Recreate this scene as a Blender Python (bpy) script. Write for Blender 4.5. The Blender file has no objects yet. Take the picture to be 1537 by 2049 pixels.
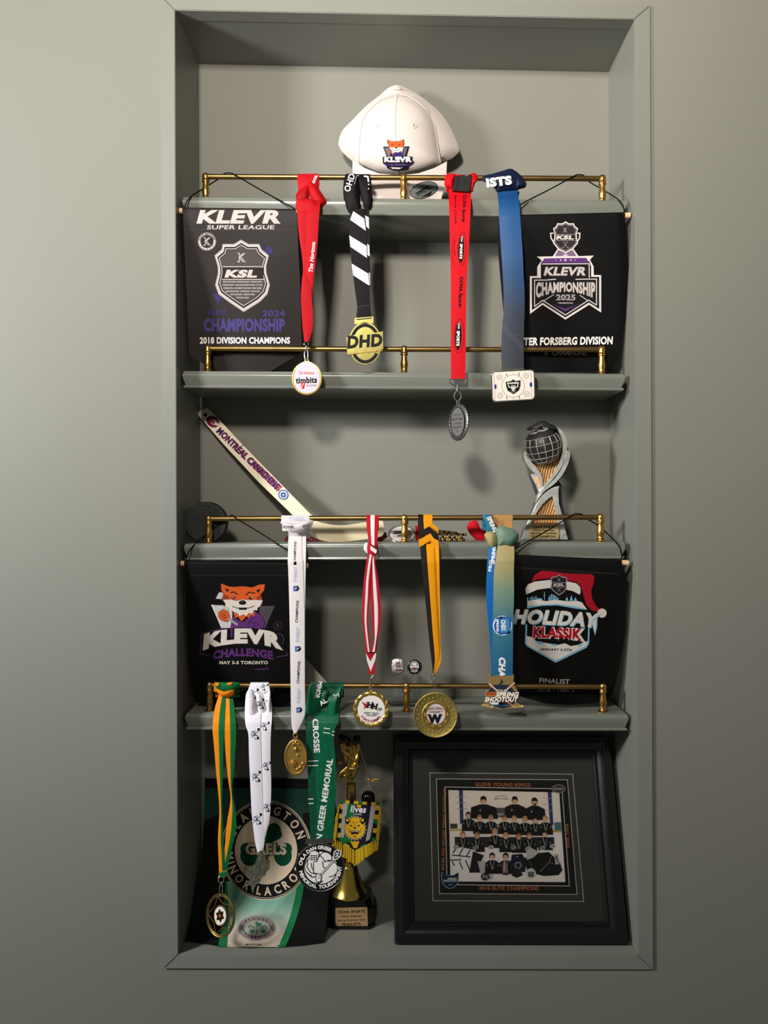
import bpy, bmesh, math, random
from mathutils import Vector, Matrix, geometry
R = random.Random(7)
C = bpy.context.scene.collection
PI = math.pi

# ---------------------------------------------------------------- camera, light, exposure
F, CX, CY, D0 = 1540.0, 791.0, 1030.0, 1.30          # focal length and axis in photo pixels, camera to casing in metres
cam = bpy.data.objects.new('camera', bpy.data.cameras.new('camera'))
C.objects.link(cam); bpy.context.scene.camera = cam
cam.location = (0, -D0, 0); cam.rotation_euler = (PI/2, 0, 0)
cam.data.sensor_fit = 'VERTICAL'; cam.data.sensor_height = 36.0
cam.data.lens = 36.0*F/2049.0
cam.data.shift_x = -(CX-768.5)/2049.0; cam.data.shift_y = (CY-1024.5)/2049.0
cam.data.clip_start = 0.02

vs = bpy.context.scene.view_settings
vs.view_transform = 'Standard'; vs.look = 'None'; vs.gamma = 1; vs.use_curve_mapping = False
vs.exposure = 0.07

w = bpy.data.worlds.new('room_light'); bpy.context.scene.world = w; w.use_nodes = True
bg = w.node_tree.nodes['Background']
bg.inputs[0].default_value = (0.80, 0.84, 0.80, 1); bg.inputs[1].default_value = 0.115

def area(name, loc, target, size, power, col, sy=None, spread=180):
    l = bpy.data.lights.new(name, 'AREA'); l.size = size; l.energy = power; l.color = col
    l.spread = math.radians(spread)
    if sy: l.shape = 'RECTANGLE'; l.size_y = sy
    o = bpy.data.objects.new(name, l); C.objects.link(o); o.location = loc
    o.rotation_euler = (Vector(target)-Vector(loc)).to_track_quat('-Z', 'Y').to_euler()
    return o
area('window_light', (-1.62, -1.00, 0.54), (-0.40, 0.1, 0.27), 0.30, 42.0, (0.95, 0.98, 1.0))
area('lamp_light', (-0.34, -1.42, 0.86), (0.42, 0.1, 1.05), 0.20, 17.0, (1.0, 0.94, 0.86), spread=122)

# ---------------------------------------------------------------- helpers
def P(x, y, Y):
    k = (D0+Y)/F
    return Vector(((x-CX)*k, Y, (CY-y)*k))
def K(Y): return (D0+Y)/F
def lin(c):
    if isinstance(c, str): c = tuple(int(c[i:i+2], 16) for i in (0, 2, 4))
    return tuple((v/255/12.92 if v/255 <= .04045 else ((v/255+.055)/1.055)**2.4) for v in c)+(1,)
MATS = {}
def mat(name, col=None, rough=.5, metal=0, bump=0, bscale=200, var=0, vscale=8, spec=.5, sheen=0, trans=0, alpha=1, ior=1.45, stretch=None, coat=0):
    if name in MATS: return MATS[name]
    m = bpy.data.materials.new(name); m.use_nodes = True; MATS[name] = m
    nt = m.node_tree; b = nt.nodes['Principled BSDF']; L = nt.links
    c = lin(col) if col is not None else (.5, .5, .5, 1)
    b.inputs['Base Color'].default_value = c; b.inputs['Roughness'].default_value = rough
    b.inputs['Metallic'].default_value = metal; b.inputs['Specular IOR Level'].default_value = spec
    b.inputs['IOR'].default_value = ior; b.inputs['Coat Weight'].default_value = coat
    if sheen: b.inputs['Sheen Weight'].default_value = sheen
    if trans: b.inputs['Transmission Weight'].default_value = trans
    if var or bump:
        tc = nt.nodes.new('ShaderNodeTexCoord')
        src = tc.outputs['Object']
        if stretch:
            mp = nt.nodes.new('ShaderNodeMapping'); mp.inputs['Scale'].default_value = stretch
            L.new(src, mp.inputs['Vector']); src = mp.outputs['Vector']
    if var:
        n = nt.nodes.new('ShaderNodeTexNoise'); n.inputs['Scale'].default_value = vscale; n.inputs['Detail'].default_value = 5
        L.new(src, n.inputs['Vector'])
        r = nt.nodes.new('ShaderNodeMapRange'); r.inputs['From Min'].default_value = .3; r.inputs['From Max'].default_value = .7
        r.inputs['To Min'].default_value = 1-var; r.inputs['To Max'].default_value = 1+var
        L.new(n.outputs['Fac'], r.inputs['Value'])
        x = nt.nodes.new('ShaderNodeMix'); x.data_type = 'RGBA'; x.blend_type = 'MULTIPLY'; x.inputs['Factor'].default_value = 1
        x.inputs['A'].default_value = c; L.new(r.outputs['Result'], x.inputs['B'])
        L.new(x.outputs['Result'], b.inputs['Base Color'])
    if bump:
        n2 = nt.nodes.new('ShaderNodeTexNoise'); n2.inputs['Scale'].default_value = bscale; n2.inputs['Detail'].default_value = 3
        L.new(src, n2.inputs['Vector'])
        bp = nt.nodes.new('ShaderNodeBump'); bp.inputs['Strength'].default_value = bump; bp.inputs['Distance'].default_value = .001
        L.new(n2.outputs['Fac'], bp.inputs['Height']); L.new(bp.outputs['Normal'], b.inputs['Normal'])
    return m
def ink(col, rough=.75):
    """flat print colour"""
    n = 'ink_%s_%d' % (col if isinstance(col, str) else '%02x%02x%02x' % tuple(col), int(rough*100))
    return mat(n, col, rough, spec=.15)

def wl(o):
    v = Vector((0, 0, 0))
    while o: v += o.location; o = o.parent
    return v
def link(name, bm, mats, parent=None, smooth=False, kind=None, label=None):
    me = bpy.data.meshes.new(name); off = wl(parent)
    if off.length: bmesh.ops.translate(bm, verts=bm.verts, vec=-off)
    if smooth:
        for f in bm.faces: f.smooth = True
    bm.to_mesh(me); bm.free()
    for m in mats: me.materials.append(m)
    if smooth: me.set_sharp_from_angle(angle=math.radians(38))
    o = bpy.data.objects.new(name, me); C.objects.link(o); o.parent = parent
    if kind: o['kind'] = kind
    if label: o['label'] = label
    return o
def thing(name, label, cat, loc, group=None):
    o = bpy.data.objects.new(name, None); C.objects.link(o); o.location = loc; o.empty_display_size = .02
    o['label'] = label; o['category'] = cat
    if group: o['group'] = group
    return o

def solo(g, name, label, cat, loc, group=None, smooth=True):
    """a thing that is one mesh"""
    loc = Vector(loc); bmesh.ops.recalc_face_normals(g.bm, faces=g.bm.faces); bmesh.ops.translate(g.bm, verts=g.bm.verts, vec=-loc)
    o = link(name, g.bm, g.mats, None, smooth); o.location = loc; o['label'] = label; o['category'] = cat
    if group: o['group'] = group
    return o
def catmull(rows, n):
    """interpolate tuples of floats"""
    out = []
    for i in range(len(rows)-1):
        a, b = rows[i], rows[i+1]; p = rows[i-1] if i else a; q = rows[i+2] if i+2 < len(rows) else b
        for j in range(n):
            t = j/n
            out.append(tuple(.5*((2*b0)+(-a0+c0)*t+(2*a0-5*b0+4*c0-d0)*t*t+(-a0+3*b0-3*c0+d0)*t**3) for a0, b0, c0, d0 in zip(p, a, b, q)))
    out.append(tuple(rows[-1])); return out

GL = {}
def glyphs(s, bold=0.0):
    """text as flat 2D triangles (built-in font)"""
    key = (s, round(bold, 4))
    if key in GL: return GL[key]
    cu = bpy.data.curves.new('t', 'FONT'); cu.body = s; cu.size = 1; cu.offset = bold; cu.resolution_u = 3; cu.fill_mode = 'FRONT'; cu.space_character = 1+bold*1.5
    o = bpy.data.objects.new('t', cu); C.objects.link(o)
    dg = bpy.context.evaluated_depsgraph_get(); dg.update()
    me = bpy.data.meshes.new_from_object(o.evaluated_get(dg))
    vs_ = [(v.co.x, v.co.y) for v in me.vertices]; fs = [tuple(p.vertices) for p in me.polygons]
    bpy.data.objects.remove(o); bpy.data.curves.remove(cu); bpy.data.meshes.remove(me)
    xs = [v[0] for v in vs_]; ys = [v[1] for v in vs_]
    bb = (min(xs), max(xs), min(ys), max(ys)) if vs_ else (0, 1, 0, 1)
    GL[key] = (vs_, fs, bb); return GL[key]
def gbox(s, bold):
    return glyphs(s, bold)[2]

class G:
    """collects geometry (metres) with several materials into ONE mesh"""
    def __init__(s): s.bm = bmesh.new(); s.mats = []
    def mi(s, m):
        if m not in s.mats: s.mats.append(m)
        return s.mats.index(m)
    def quadgrid(s, rows, m, closed=False, cols=None):
        i = s.mi(m) if m else 0
        V = [[s.bm.verts.new(p) for p in r] for r in rows]
        n = len(V[0])
        for a in range(len(V)-1):
            for b in range(n if closed else n-1):
                c = (b+1) % n
                try:
                    f = s.bm.faces.new((V[a][b], V[a][c], V[a+1][c], V[a+1][b])); f.material_index = s.mi(cols[b]) if cols else i
                except ValueError: pass
        return V
    def cap(s, vs_, m):
        try: f = s.bm.faces.new(vs_); f.material_index = s.mi(m)
        except ValueError: pass
    def loft(s, rings, m, caps=True):
        V = s.quadgrid(rings, m, True)
        if caps: s.cap(V[0][::-1], m); s.cap(V[-1], m)
        return V
    def tube(s, pts, r, m, n=8, closed=False, caps=True):
        pts = [Vector(p) for p in pts]; N = len(pts); rings = []; prev = None
        for i, p in enumerate(pts):
            if closed: t = pts[(i+1) % N]-pts[i-1]
            else: t = pts[min(i+1, N-1)]-pts[max(i-1, 0)]
            if t.length < 1e-9: t = Vector((0, 0, 1))
            t.normalize()
            if prev is None:
                a = Vector((0, 1, 0)) if abs(t.y) < .9 else Vector((1, 0, 0))
                u = t.cross(a).normalized()
            else:
                u = (prev-t*prev.dot(t)); u = u.normalized() if u.length > 1e-6 else prev
            prev = u; v = t.cross(u)
            rr = r[i] if isinstance(r, (list, tuple)) else r
            rings.append([p+u*math.cos(2*PI*k/n)*rr+v*math.sin(2*PI*k/n)*rr for k in range(n)])
        if closed: rings.append(rings[0]); s.quadgrid(rings, m, True)
        else: s.loft(rings, m, caps)
    def lathe(s, prof, c, m, n=20, axis='z', sx=1, sy=1, caps=True):
        """prof: (radius, height) list"""
        rings = []
        for r, h in prof:
            ring = []
            for k in range(n):
                a = 2*PI*k/n; x, y = r*math.cos(a)*sx, r*math.sin(a)*sy
                ring.append(Vector(c)+(Vector((x, y, h)) if axis == 'z' else Vector((x, -h, y)) if axis == 'y' else Vector((h, x, y))))
            rings.append(ring)
        return s.loft(rings, m, caps)
    def box(s, a, b, m, bevel=0):
        a, b = Vector(a), Vector(b); i = s.mi(m)
        c = [Vector((x, y, z)) for z in (a.z, b.z) for y in (a.y, b.y) for x in (a.x, b.x)]
        v = [s.bm.verts.new(p) for p in c]; fs = []
        for q in ((0, 2, 3, 1), (4, 5, 7, 6), (0, 1, 5, 4), (2, 6, 7, 3), (0, 4, 6, 2), (1, 3, 7, 5)):
            f = s.bm.faces.new([v[k] for k in q]); f.material_index = i; fs.append(f)
        if bevel:
            es = list({e for f in fs for e in f.edges})
            bmesh.ops.bevel(s.bm, geom=es, offset=bevel, segments=2, affect='EDGES', clamp_overlap=True)
    def prism(s, pts, Y0, Y1, m, bevel=0, Yf=None, side=None):
        """outline in photo px at depth Y0 (front), thickness to Y1 (behind)"""
        fr = [s.bm.verts.new(P(x, y, Y0+(Yf(x, y) if Yf else 0))) for x, y in pts]
        th = Y1-Y0
        bk = [s.bm.verts.new(v.co+Vector((0, th, 0))) for v in fr]
        i = s.mi(m); j = s.mi(side or m); n = len(fr)
        f0 = s.bm.faces.new(fr); f0.material_index = i
        f1 = s.bm.faces.new(bk[::-1]); f1.material_index = i
        for a in range(n):
            b = (a+1) % n; f = s.bm.faces.new((fr[b], fr[a], bk[a], bk[b])); f.material_index = j
        if bevel:
            bmesh.ops.bevel(s.bm, geom=list(f0.edges), offset=bevel, segments=2, affect='EDGES', clamp_overlap=True)
    def puff(s, pts, c, Y, bulge, m, back=.3, rings=6, Yf=None, p=.5):
        """star-shaped cushion: outline px, centre px, rim depth Y, bulge towards the viewer"""
        n = len(pts); out = []
        for side in (1, -1):
            rr = []
            for k in range(1, rings+1):
                t = k/rings if side == 1 else (rings+1-k)/rings
                if side == -1 and k == 1: continue
                ring = []
                for x, y in pts:
                    px, py = c[0]+(x-c[0])*t, c[1]+(y-c[1])*t
                    h = max(0, 1-t*t)**p*bulge
                    yy = Y+(Yf(px, py) if Yf else 0)+(-h if side == 1 else h*back)
                    ring.append(P(px, py, yy))
                rr.append(ring)
            out += rr
        V = s.quadgrid(out, m, True)
        s.cap(V[0][::-1], m); s.cap(V[-1], m)
    def tri(s):
        bmesh.ops.triangulate(s.bm, faces=[f for f in s.bm.faces if len(f.verts) > 4])
    def obj(s, name, parent=None, smooth=True, kind=None, label=None, fix=True):
        if fix: bmesh.ops.recalc_face_normals(s.bm, faces=s.bm.faces)
        return link(name, s.bm, s.mats, parent, smooth, kind, label)

def puffsurf(pts, c, Y, bulge, p=.5, Yf=None):
    n = len(pts); an = sorted(((math.atan2(y-c[1], x-c[0]), math.hypot(x-c[0], y-c[1])) for x, y in pts))
    def f(x, y):
        a = math.atan2(y-c[1], x-c[0]); r = math.hypot(x-c[0], y-c[1])
        for i in range(n):
            a0, r0 = an[i-1]; a1, r1 = an[i]
            if i == 0: a0 -= 2*PI
            if a0 <= a <= a1 or (i == 0 and a+0 >= an[-1][0] and False): break
        else: a0, r0 = an[-1]; a1, r1 = an[0][0]+2*PI, an[0][1]
        t = (a-a0)/max(1e-6, a1-a0); R_ = r0+(r1-r0)*t; q = min(1, r/max(R_, 1e-6))
        return Y+(Yf(x, y) if Yf else 0)-max(0, 1-q*q)**p*bulge
    return f
def circ(cx, cy, rx, ry=None, n=32, rot=0, a0=0, a1=2*PI):
    ry = rx if ry is None else ry; out = []; c, d = math.cos(rot), math.sin(rot)
    full = abs(a1-a0-2*PI) < 1e-6
    for k in range(n if full else n+1):
        a = a0+(a1-a0)*k/n; x, y = rx*math.cos(a), ry*math.sin(a)
        out.append((cx+x*c-y*d, cy+x*d+y*c))
    return out

class Art:
    """flat print laid on a surface; drawn in photo px, mapped on surf(px,py)->depth"""
    def __init__(s, surf, tf=(0, 0, 1), lift=.00015, step=.00004, fine=9):
        s.tf = tf; s.fine = fine; s.boxes = []; s.fix = None
        s.surf = surf if callable(surf) else (lambda x, y, c=surf: c); s.bm = bmesh.new(); s.mats = []; s.L = 0; s.lift = lift; s.step = step
    def mi(s, m):
        if isinstance(m, (str, tuple)): m = ink(m)
        if m not in s.mats: s.mats.append(m)
        return s.mats.index(m)
    def raw(s, vs_, fs, m):
        if not vs_: return
        i = s.mi(m); mx = s.fine*s.tf[2]
        if callable(s.surf) and any((Vector(vs_[f[q]])-Vector(vs_[f[q-1]])).length > mx for f in fs for q in range(len(f))):
            b = bmesh.new(); V = [b.verts.new((x, y, 0)) for x, y in vs_]
            for f in fs:
                try: b.faces.new([V[k] for k in f])
                except ValueError: pass
            bmesh.ops.triangulate(b, faces=b.faces)
            for _ in range(4):
                es = [e for e in b.edges if e.calc_length() > mx]
                if not es: break
                bmesh.ops.subdivide_edges(b, edges=es, cuts=1); bmesh.ops.triangulate(b, faces=b.faces)
            b.verts.index_update(); vs_ = [(v.co.x, v.co.y) for v in b.verts]; fs = [tuple(v.index for v in f.verts) for f in b.faces]; b.free()
        xs = [v[0] for v in vs_]; ys = [v[1] for v in vs_]; bb = (min(xs), max(xs), min(ys), max(ys))
        z = 1+max([b[4] for b in s.boxes if b[0] < bb[1] and b[1] > bb[0] and b[2] < bb[3] and b[3] > bb[2]], default=-1)
        if s.fix is None: s.boxes.append(bb+(z,))
        else: s.fix.append(bb+(z,))
        V = [s.bm.verts.new((s.tf[0]+x/s.tf[2], s.tf[1]+y/s.tf[2], z)) for x, y in vs_]
        for f in fs:
            try: q = s.bm.faces.new([V[k] for k in f]); q.material_index = i
            except ValueError: pass
    def poly(s, pts, m, sub=None):
        pts = [(float(x), float(y)) for x, y in pts]
        t = geometry.tessellate_polygon([[Vector((x, y, 0)) for x, y in pts]])
        sub = (s.fine*.8 if sub is None else sub)*s.tf[2]
        b = bmesh.new(); V = [b.verts.new((x, y, 0)) for x, y in pts]
        for f in t:
            try: b.faces.new([V[k] for k in f])
            except ValueError: pass
        for _ in range(8):
            es = [e for e in b.edges if e.calc_length() > sub]
            if not es: break
            bmesh.ops.subdivide_edges(b, edges=es, cuts=1); bmesh.ops.triangulate(b, faces=b.faces)
        b.verts.index_update()
        s.raw([(v.co.x, v.co.y) for v in b.verts], [tuple(v.index for v in f.verts) for f in b.faces], m); b.free()
    def disc(s, cx, cy, rx, m, ry=None, rot=0, n=28): s.poly(circ(cx, cy, rx, ry, n, rot), m)
    def line(s, pts, wd, m, closed=False):
        n = len(pts); A = []; B = []
        pts = [Vector((float(x), float(y))) for x, y in pts]; mx = 8*s.tf[2]; q = []
        for i in range(n if closed else n-1):
            a, b = pts[i], pts[(i+1) % n]; k = max(1, int(math.ceil((b-a).length/mx))); q += [a.lerp(b, j/k) for j in range(k)]
        if not closed: q.append(pts[-1])
        pts = q; n = len(pts)
        for i, p in enumerate(pts):
            if closed: a, b = pts[i-1], pts[(i+1) % n]
            else: a, b = pts[max(i-1, 0)], pts[min(i+1, n-1)]
            d1 = (p-a); d2 = (b-p)
            if d1.length < 1e-9: d1 = d2
            if d2.length < 1e-9: d2 = d1
            d1 = d1.normalized(); d2 = d2.normalized(); n1 = Vector((-d1.y, d1.x)); n2 = Vector((-d2.y, d2.x))
            mm = n1+n2
            mm = mm.normalized() if mm.length > 1e-6 else n1
            k = 1/max(.5, mm.dot(n1))
            A.append(tuple(p+mm*wd/2*k)); B.append(tuple(p-mm*wd/2*k))
        fs = [(i, (i+1) % n, n+(i+1) % n, n+i) for i in range(n if closed else n-1)]
        s.raw(A+B, fs, m)
    def ring(s, cx, cy, rx, wd, m, ry=None, rot=0, n=36, a0=0, a1=2*PI):
        s.line(circ(cx, cy, rx, ry, n, rot, a0, a1), wd, m, closed=abs(a1-a0-2*PI) < 1e-6)
    def text(s, t, cx, cy, wd, ht, m, rot=0, shear=0, bold=.0, out=None, ow=.05, warp=None, drop=None):
        """fits the string in a box wd x ht px centred on cx,cy; rot degrees clockwise in the image"""
        bb = gbox(t, bold); kx = wd/(bb[1]-bb[0]); ky = ht/(bb[3]-bb[2]); mx, my = (bb[0]+bb[1])/2, (bb[2]+bb[3])/2
        c, d = math.cos(math.radians(rot)), math.sin(math.radians(rot))
        def put(b_, m_, dx=0, dy=0):
            vs_, fs, _ = glyphs(t, b_); o = []
            for x, y in vs_:
                X, Y = (x-mx)*kx, -(y-my)*ky
                X -= shear*Y
                if warp: X, Y = warp(X, Y)
                o.append((cx+X*c-Y*d+dx, cy+X*d+Y*c+dy))
            s.raw(o, fs, m_)
        if drop: put(bold+ow, drop[0], drop[1], drop[2])
        if out: put(bold+ow, out)
        put(bold, m)
    def arc(s, t, cx, cy, rx, ry, a0, a1, ht, m, bold=.02, flip=False, rot=0, wf=1.0):
        """letters along an ellipse; angles in degrees clockwise from 12 o'clock, of the first and last letter centre"""
        s.fix = []; ref = gbox('H', bold); n = len(t)
        ws = [(gbox(ch, bold)[1]-gbox(ch, bold)[0] if ch != ' ' else .3)+.12 for ch in t]
        tot = sum(ws)-ws[0]/2-ws[-1]/2; acc = 0
        cr, sr = math.cos(math.radians(rot)), math.sin(math.radians(rot))
        for i, ch in enumerate(t):
            if i: acc += (ws[i-1]+ws[i])/2
            a = math.radians(a0+(a1-a0)*acc/max(tot, 1e-6))
            if ch == ' ': continue
            X, Y = rx*math.sin(a), -ry*math.cos(a)
            th = math.atan2(ry*math.sin(a), rx*math.cos(a))+(PI if flip else 0)
            th = a if abs(rx-ry) < .15*rx else th
            if flip and abs(rx-ry) < .15*rx: th = a+PI
            bb = gbox(ch, bold); k = ht/(ref[3]-ref[2]); vs_, fs, _ = glyphs(ch, bold)
            mx, my = (bb[0]+bb[1])/2, (ref[2]+ref[3])/2; o = []
            for x, y in vs_:
                u, v = (x-mx)*k*wf, -(y-my)*k
                qx, qy = X+u*math.cos(th)-v*math.sin(th), Y+u*math.sin(th)+v*math.cos(th)
                o.append((cx+qx*cr-qy*sr, cy+qx*sr+qy*cr))
            s.raw(o, fs, m)
        s.boxes += s.fix; s.fix = None
    def obj(s, name, parent=None, label=None, both=False):
        for v in s.bm.verts:
            x, y, l = v.co
            Y = s.surf(x, y)-s.lift-l*s.step
            v.co = P(x, y, Y)
        return link(name, s.bm, s.mats, parent, False, None, label)

CUR = [None]
class Ribbon:
    """woven band: rows (xl,yl,xr,yr,Yl,Yr) in photo px + depth; stripes [(u0,u1,mat)]"""
    def __init__(s, rows, stripes, n=10, th=.0007, bow=.0):
        s.rows = [(a, b, c, d, e+CUR[0](0, b), f+CUR[0](0, d)) for a, b, c, d, e, f in catmull(rows, n)]; s.stripes = stripes; s.th = th; s.bow = bow
    def build(s, g):
        us = sorted({round(a, 4) for st in s.stripes for a in st[:2]})
        full = []
        for a, b in zip(us, us[1:]):
            k = max(1, int(round((b-a)/.2))); full += [a+(b-a)*j/k for j in range(k)]
        full.append(us[-1])
        def mt(u): return [m for a, b, m in s.stripes if a-1e-6 <= u <= b+1e-6][0]
        cols = [mt((a+b)/2) for a, b in zip(full, full[1:])]
        n = len(full); rings = []
        for xl, yl, xr, yr, Yl, Yr in s.rows:
            fr = [P(xl+(xr-xl)*u, yl+(yr-yl)*u, Yl+(Yr-Yl)*u-s.bow*math.sin(PI*u)) for u in full]
            bk = [p+Vector((0, s.th, 0)) for p in fr][::-1]
            rings.append(fr+bk)
        c2 = cols+[cols[-1]]+cols[::-1]+[cols[0]]
        V = g.quadgrid(rings, None, True, c2)
        g.cap(V[0][::-1], cols[0]); g.cap(V[-1], cols[0])
        return s
    def surf(s, x, y):
        rs = s.rows; best = None
        for i in range(len(rs)-1):
            a, b = rs[i], rs[i+1]
            def lv(r): 
                u = (x-r[0])/(r[2]-r[0]) if abs(r[2]-r[0]) > .5 else .5
                u = min(1, max(0, u)); return r[1]+(r[3]-r[1])*u, r[4]+(r[5]-r[4])*u-s.bow*math.sin(PI*u)
            y0, d0 = lv(a); y1, d1 = lv(b)
            if min(y0, y1) <= y <= max(y0, y1) and abs(y1-y0) > 1e-6:
                v = d0+(d1-d0)*(y-y0)/(y1-y0)
                if best is None or v < best: best = v
        if best is None: best = rs[0][4] if y < rs[0][1] else rs[-1][4]
        return best
def U(tf, pts):
    return [(tf[0]+p[0]/tf[2], tf[1]+p[1]/tf[2])+tuple(p[2:]) for p in pts]
def cloth(pts, surf, m, th=.0008, sub=12):
    """thin sheet with outline px on surface surf"""
    g = G(); i = g.mi(m)
    t = geometry.tessellate_polygon([[Vector((x, y, 0)) for x, y in pts]])
    b = bmesh.new(); V = [b.verts.new((x, y, 0)) for x, y in pts]
    for f in t: b.faces.new([V[k] for k in f])
    for _ in range(7):
        es = [e for e in b.edges if e.calc_length() > sub]
        if not es: break
        bmesh.ops.subdivide_edges(b, edges=es, cuts=1); bmesh.ops.triangulate(b, faces=b.faces)
    b.verts.index_update()
    A = [g.bm.verts.new(P(v.co.x, v.co.y, surf(v.co.x, v.co.y))) for v in b.verts]
    B = [g.bm.verts.new(v.co+Vector((0, th, 0))) for v in A]
    for f in b.faces:
        k = [v.index for v in f.verts]
        g.bm.faces.new([A[q] for q in k]); g.bm.faces.new([B[q] for q in k[::-1]])
    for e in b.edges:
        if len(e.link_faces) == 1:
            p, q = e.verts[0].index, e.verts[1].index; g.bm.faces.new((A[p], A[q], B[q], B[p]))
    b.free(); return g
def interp(tab):
    """piecewise linear depth over py"""
    def f(x, y):
        if y <= tab[0][0]: return tab[0][1]
        for (a, b), (c, d) in zip(tab, tab[1:]):
            if y <= c: return b+(d-b)*(y-a)/(c-a)
        return tab[-1][1]
    return f
# ---------------------------------------------------------------- materials of the room
PAINT = mat('sage_wall_paint', (127, 125, 115), .62, bump=.12, bscale=420, var=.012, vscale=3, spec=.3)
TRIMP = mat('sage_trim_paint', (126, 126, 117), .40, bump=.06, bscale=260, var=.012, vscale=4, spec=.5)
SHELFP = mat('sage_satin_paint', (115, 117, 107), .26, bump=.10, bscale=120, var=.015, vscale=6, spec=.6, stretch=(.25, 1, 1))
BRASS = mat('aged_brass', (196, 154, 84), .32, 1, var=.03, vscale=40)
BRASSR = mat('brushed_brass_rod', (158, 126, 76), .36, 1, var=.16, vscale=30)

YW, YJ, YB = .004, .027, .159            # wall face, back of the casing jamb, niche back
OT = [(350, 20), (1270, 38), (1276.6, 1912), (357, 1910)]         # opening, px at Y=0: TL TR BR BL
OO = [(322, -9), (1302, 10.5), (1308, 1941), (328, 1939)]         # outer edge of casing
def wallpiece(name, pts, kind='structure'):
    g = G(); V = [g.bm.verts.new(p) for p in pts]; g.cap(V, PAINT)
    return g.obj(name, None, False, 'structure', fix=False)
# front wall: one mesh around the opening, 2 cm thick edge hidden by the casing
def inner(i, Y):   # point of the niche at depth Y straight behind the opening corner
    p = P(*OT[i], 0); return Vector((p.x, Y, p.z))
g = G()
o3 = [Vector((x, YW, z)) for x, z in ((-1.6, 1.45), (1.6, 1.45), (1.6, -1.35), (-1.6, -1.35))]
mid = [P(*OT[i], 0).lerp(P(*OO[i], 0), .7) for i in range(4)]
for p in mid: p.y = YW
A = [g.bm.verts.new(p) for p in o3]; B = [g.bm.verts.new(p) for p in mid]
for i in range(4):
    j = (i+1) % 4; g.cap((A[i], A[j], B[j], B[i]), PAINT)
g.obj('wall_front', None, False, 'structure')
# casing boards, mitred
for i, nm in enumerate(('trim_top', 'trim_right', 'trim_bottom', 'trim_left')):
    j = (i+1) % 4; g = G()
    a, b, c, d = (P(*OO[i], 0), P(*OO[j], 0), P(*OT[j], 0), P(*OT[i], 0))
    t = (b-a).normalized()*.00035
    q = [a+t, b-t, c-t, d+t]
    fr = [g.bm.verts.new(v) for v in q]; bk = [g.bm.verts.new(v+Vector((0, YJ, 0))) for v in q]
    f0 = g.bm.faces.new(fr); g.bm.faces.new(bk[::-1])
    for k in range(4):
        l = (k+1) % 4; g.bm.faces.new((fr[l], fr[k], bk[k], bk[l]))
    g.mi(TRIMP)
    bmesh.ops.bevel(g.bm, geom=list(f0.edges), offset=.0011, segments=2, affect='EDGES')
    g.obj(nm, None, True, 'structure')
# niche: back, sides, top, bottom
ns = {}
def panel(name, a, b, c, d, m=TRIMP, th=(0, .006, 0)):
    g = G(); q = [a, b, c, d]; e = Vector(th)
    fr = [g.bm.verts.new(v) for v in q]; bk = [g.bm.verts.new(v+e) for v in q]
    g.cap(fr, m); g.cap(bk[::-1], m)
    for k in range(4):
        l = (k+1) % 4; g.cap((fr[l], fr[k], bk[k], bk[l]), m)
    g.obj(name, None, False, 'structure')
up = Vector((0, 0, .0018))
N = lambda i, Y: inner(i, Y)+(up if i < 2 else Vector((0, 0, 0)))
e = .012
ext = [Vector((-e, 0, e)), Vector((e, 0, e)), Vector((e, 0, -e)), Vector((-e, 0, -e))]
panel('wall_back', *[N(i, YB)+ext[i] for i in range(4)], m=PAINT)
panel('wall_left', N(0, YJ), N(0, YB), N(3, YB), N(3, YJ), th=(-.006, 0, 0))
panel('wall_right', N(1, YJ), N(1, YB), N(2, YB), N(2, YJ), th=(.006, 0, 0))
panel('ceiling', N(0, YJ), N(1, YJ), N(1, YB), N(0, YB), th=(0, 0, .006))
panel('floor', N(3, YJ), N(2, YJ), N(2, YB), N(3, YB), th=(0, 0, -.006))

# ---------------------------------------------------------------- shelves
YF, YR = .0285, .047
LV = [(.0035, 0), (.0016, -.0014), (.0009, -.0052), (0, -.0064), (0, -.0085), (.0012, -.014), (.0034, -.0205), (.0046, -.0243), (.0022, -.0250), (.0014, -.0275), (.0024, -.0293), (.0050, -.0303)]
SH = [('top', 365, 392.5, 1252.5, 399.5), ('second', 365, 741.5, 1250.5, 747), ('third', 368, 1087.5, 1251.5, 1084), ('lowest', 370.5, 1427, 1257.5, 1429)]
LBS = ['painted grey-green shelf with moulded edge, topmost of four, under the white cap',
       'painted grey-green shelf with moulded edge, second from top, below the two black upper banners',
       'painted grey-green shelf with moulded edge, third from top, carrying the globe trophy',
       'painted grey-green shelf with moulded edge, lowest of four, above the framed team photo']
shelves = []
for (nm, xl, yl, xr, yr), lb in zip(SH, LBS):
    a, b = P(xl, yl, YF), P(xr, yr, YF); g = G(); rings = []
    for ins, z in LV:
        rings.append([Vector((a.x+ins, YB-.0005, a.z+z)), Vector((a.x+ins, YF+ins, a.z+z)), Vector((b.x-ins, YF+ins, b.z+z)), Vector((b.x-ins, YB-.0005, b.z+z))])
    g.loft(rings, SHELFP)
    solo(g, 'wall_shelf', lb, 'shelf', ((a.x+b.x)/2, .09, (a.z+b.z)/2-.0303), 'moulded shelves in the niche')
    shelves.append((a, b))
def ztop(i, x):
    a, b = shelves[i]; return a.z+(b.z-a.z)*(x-a.x)/(b.x-a.x)

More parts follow.
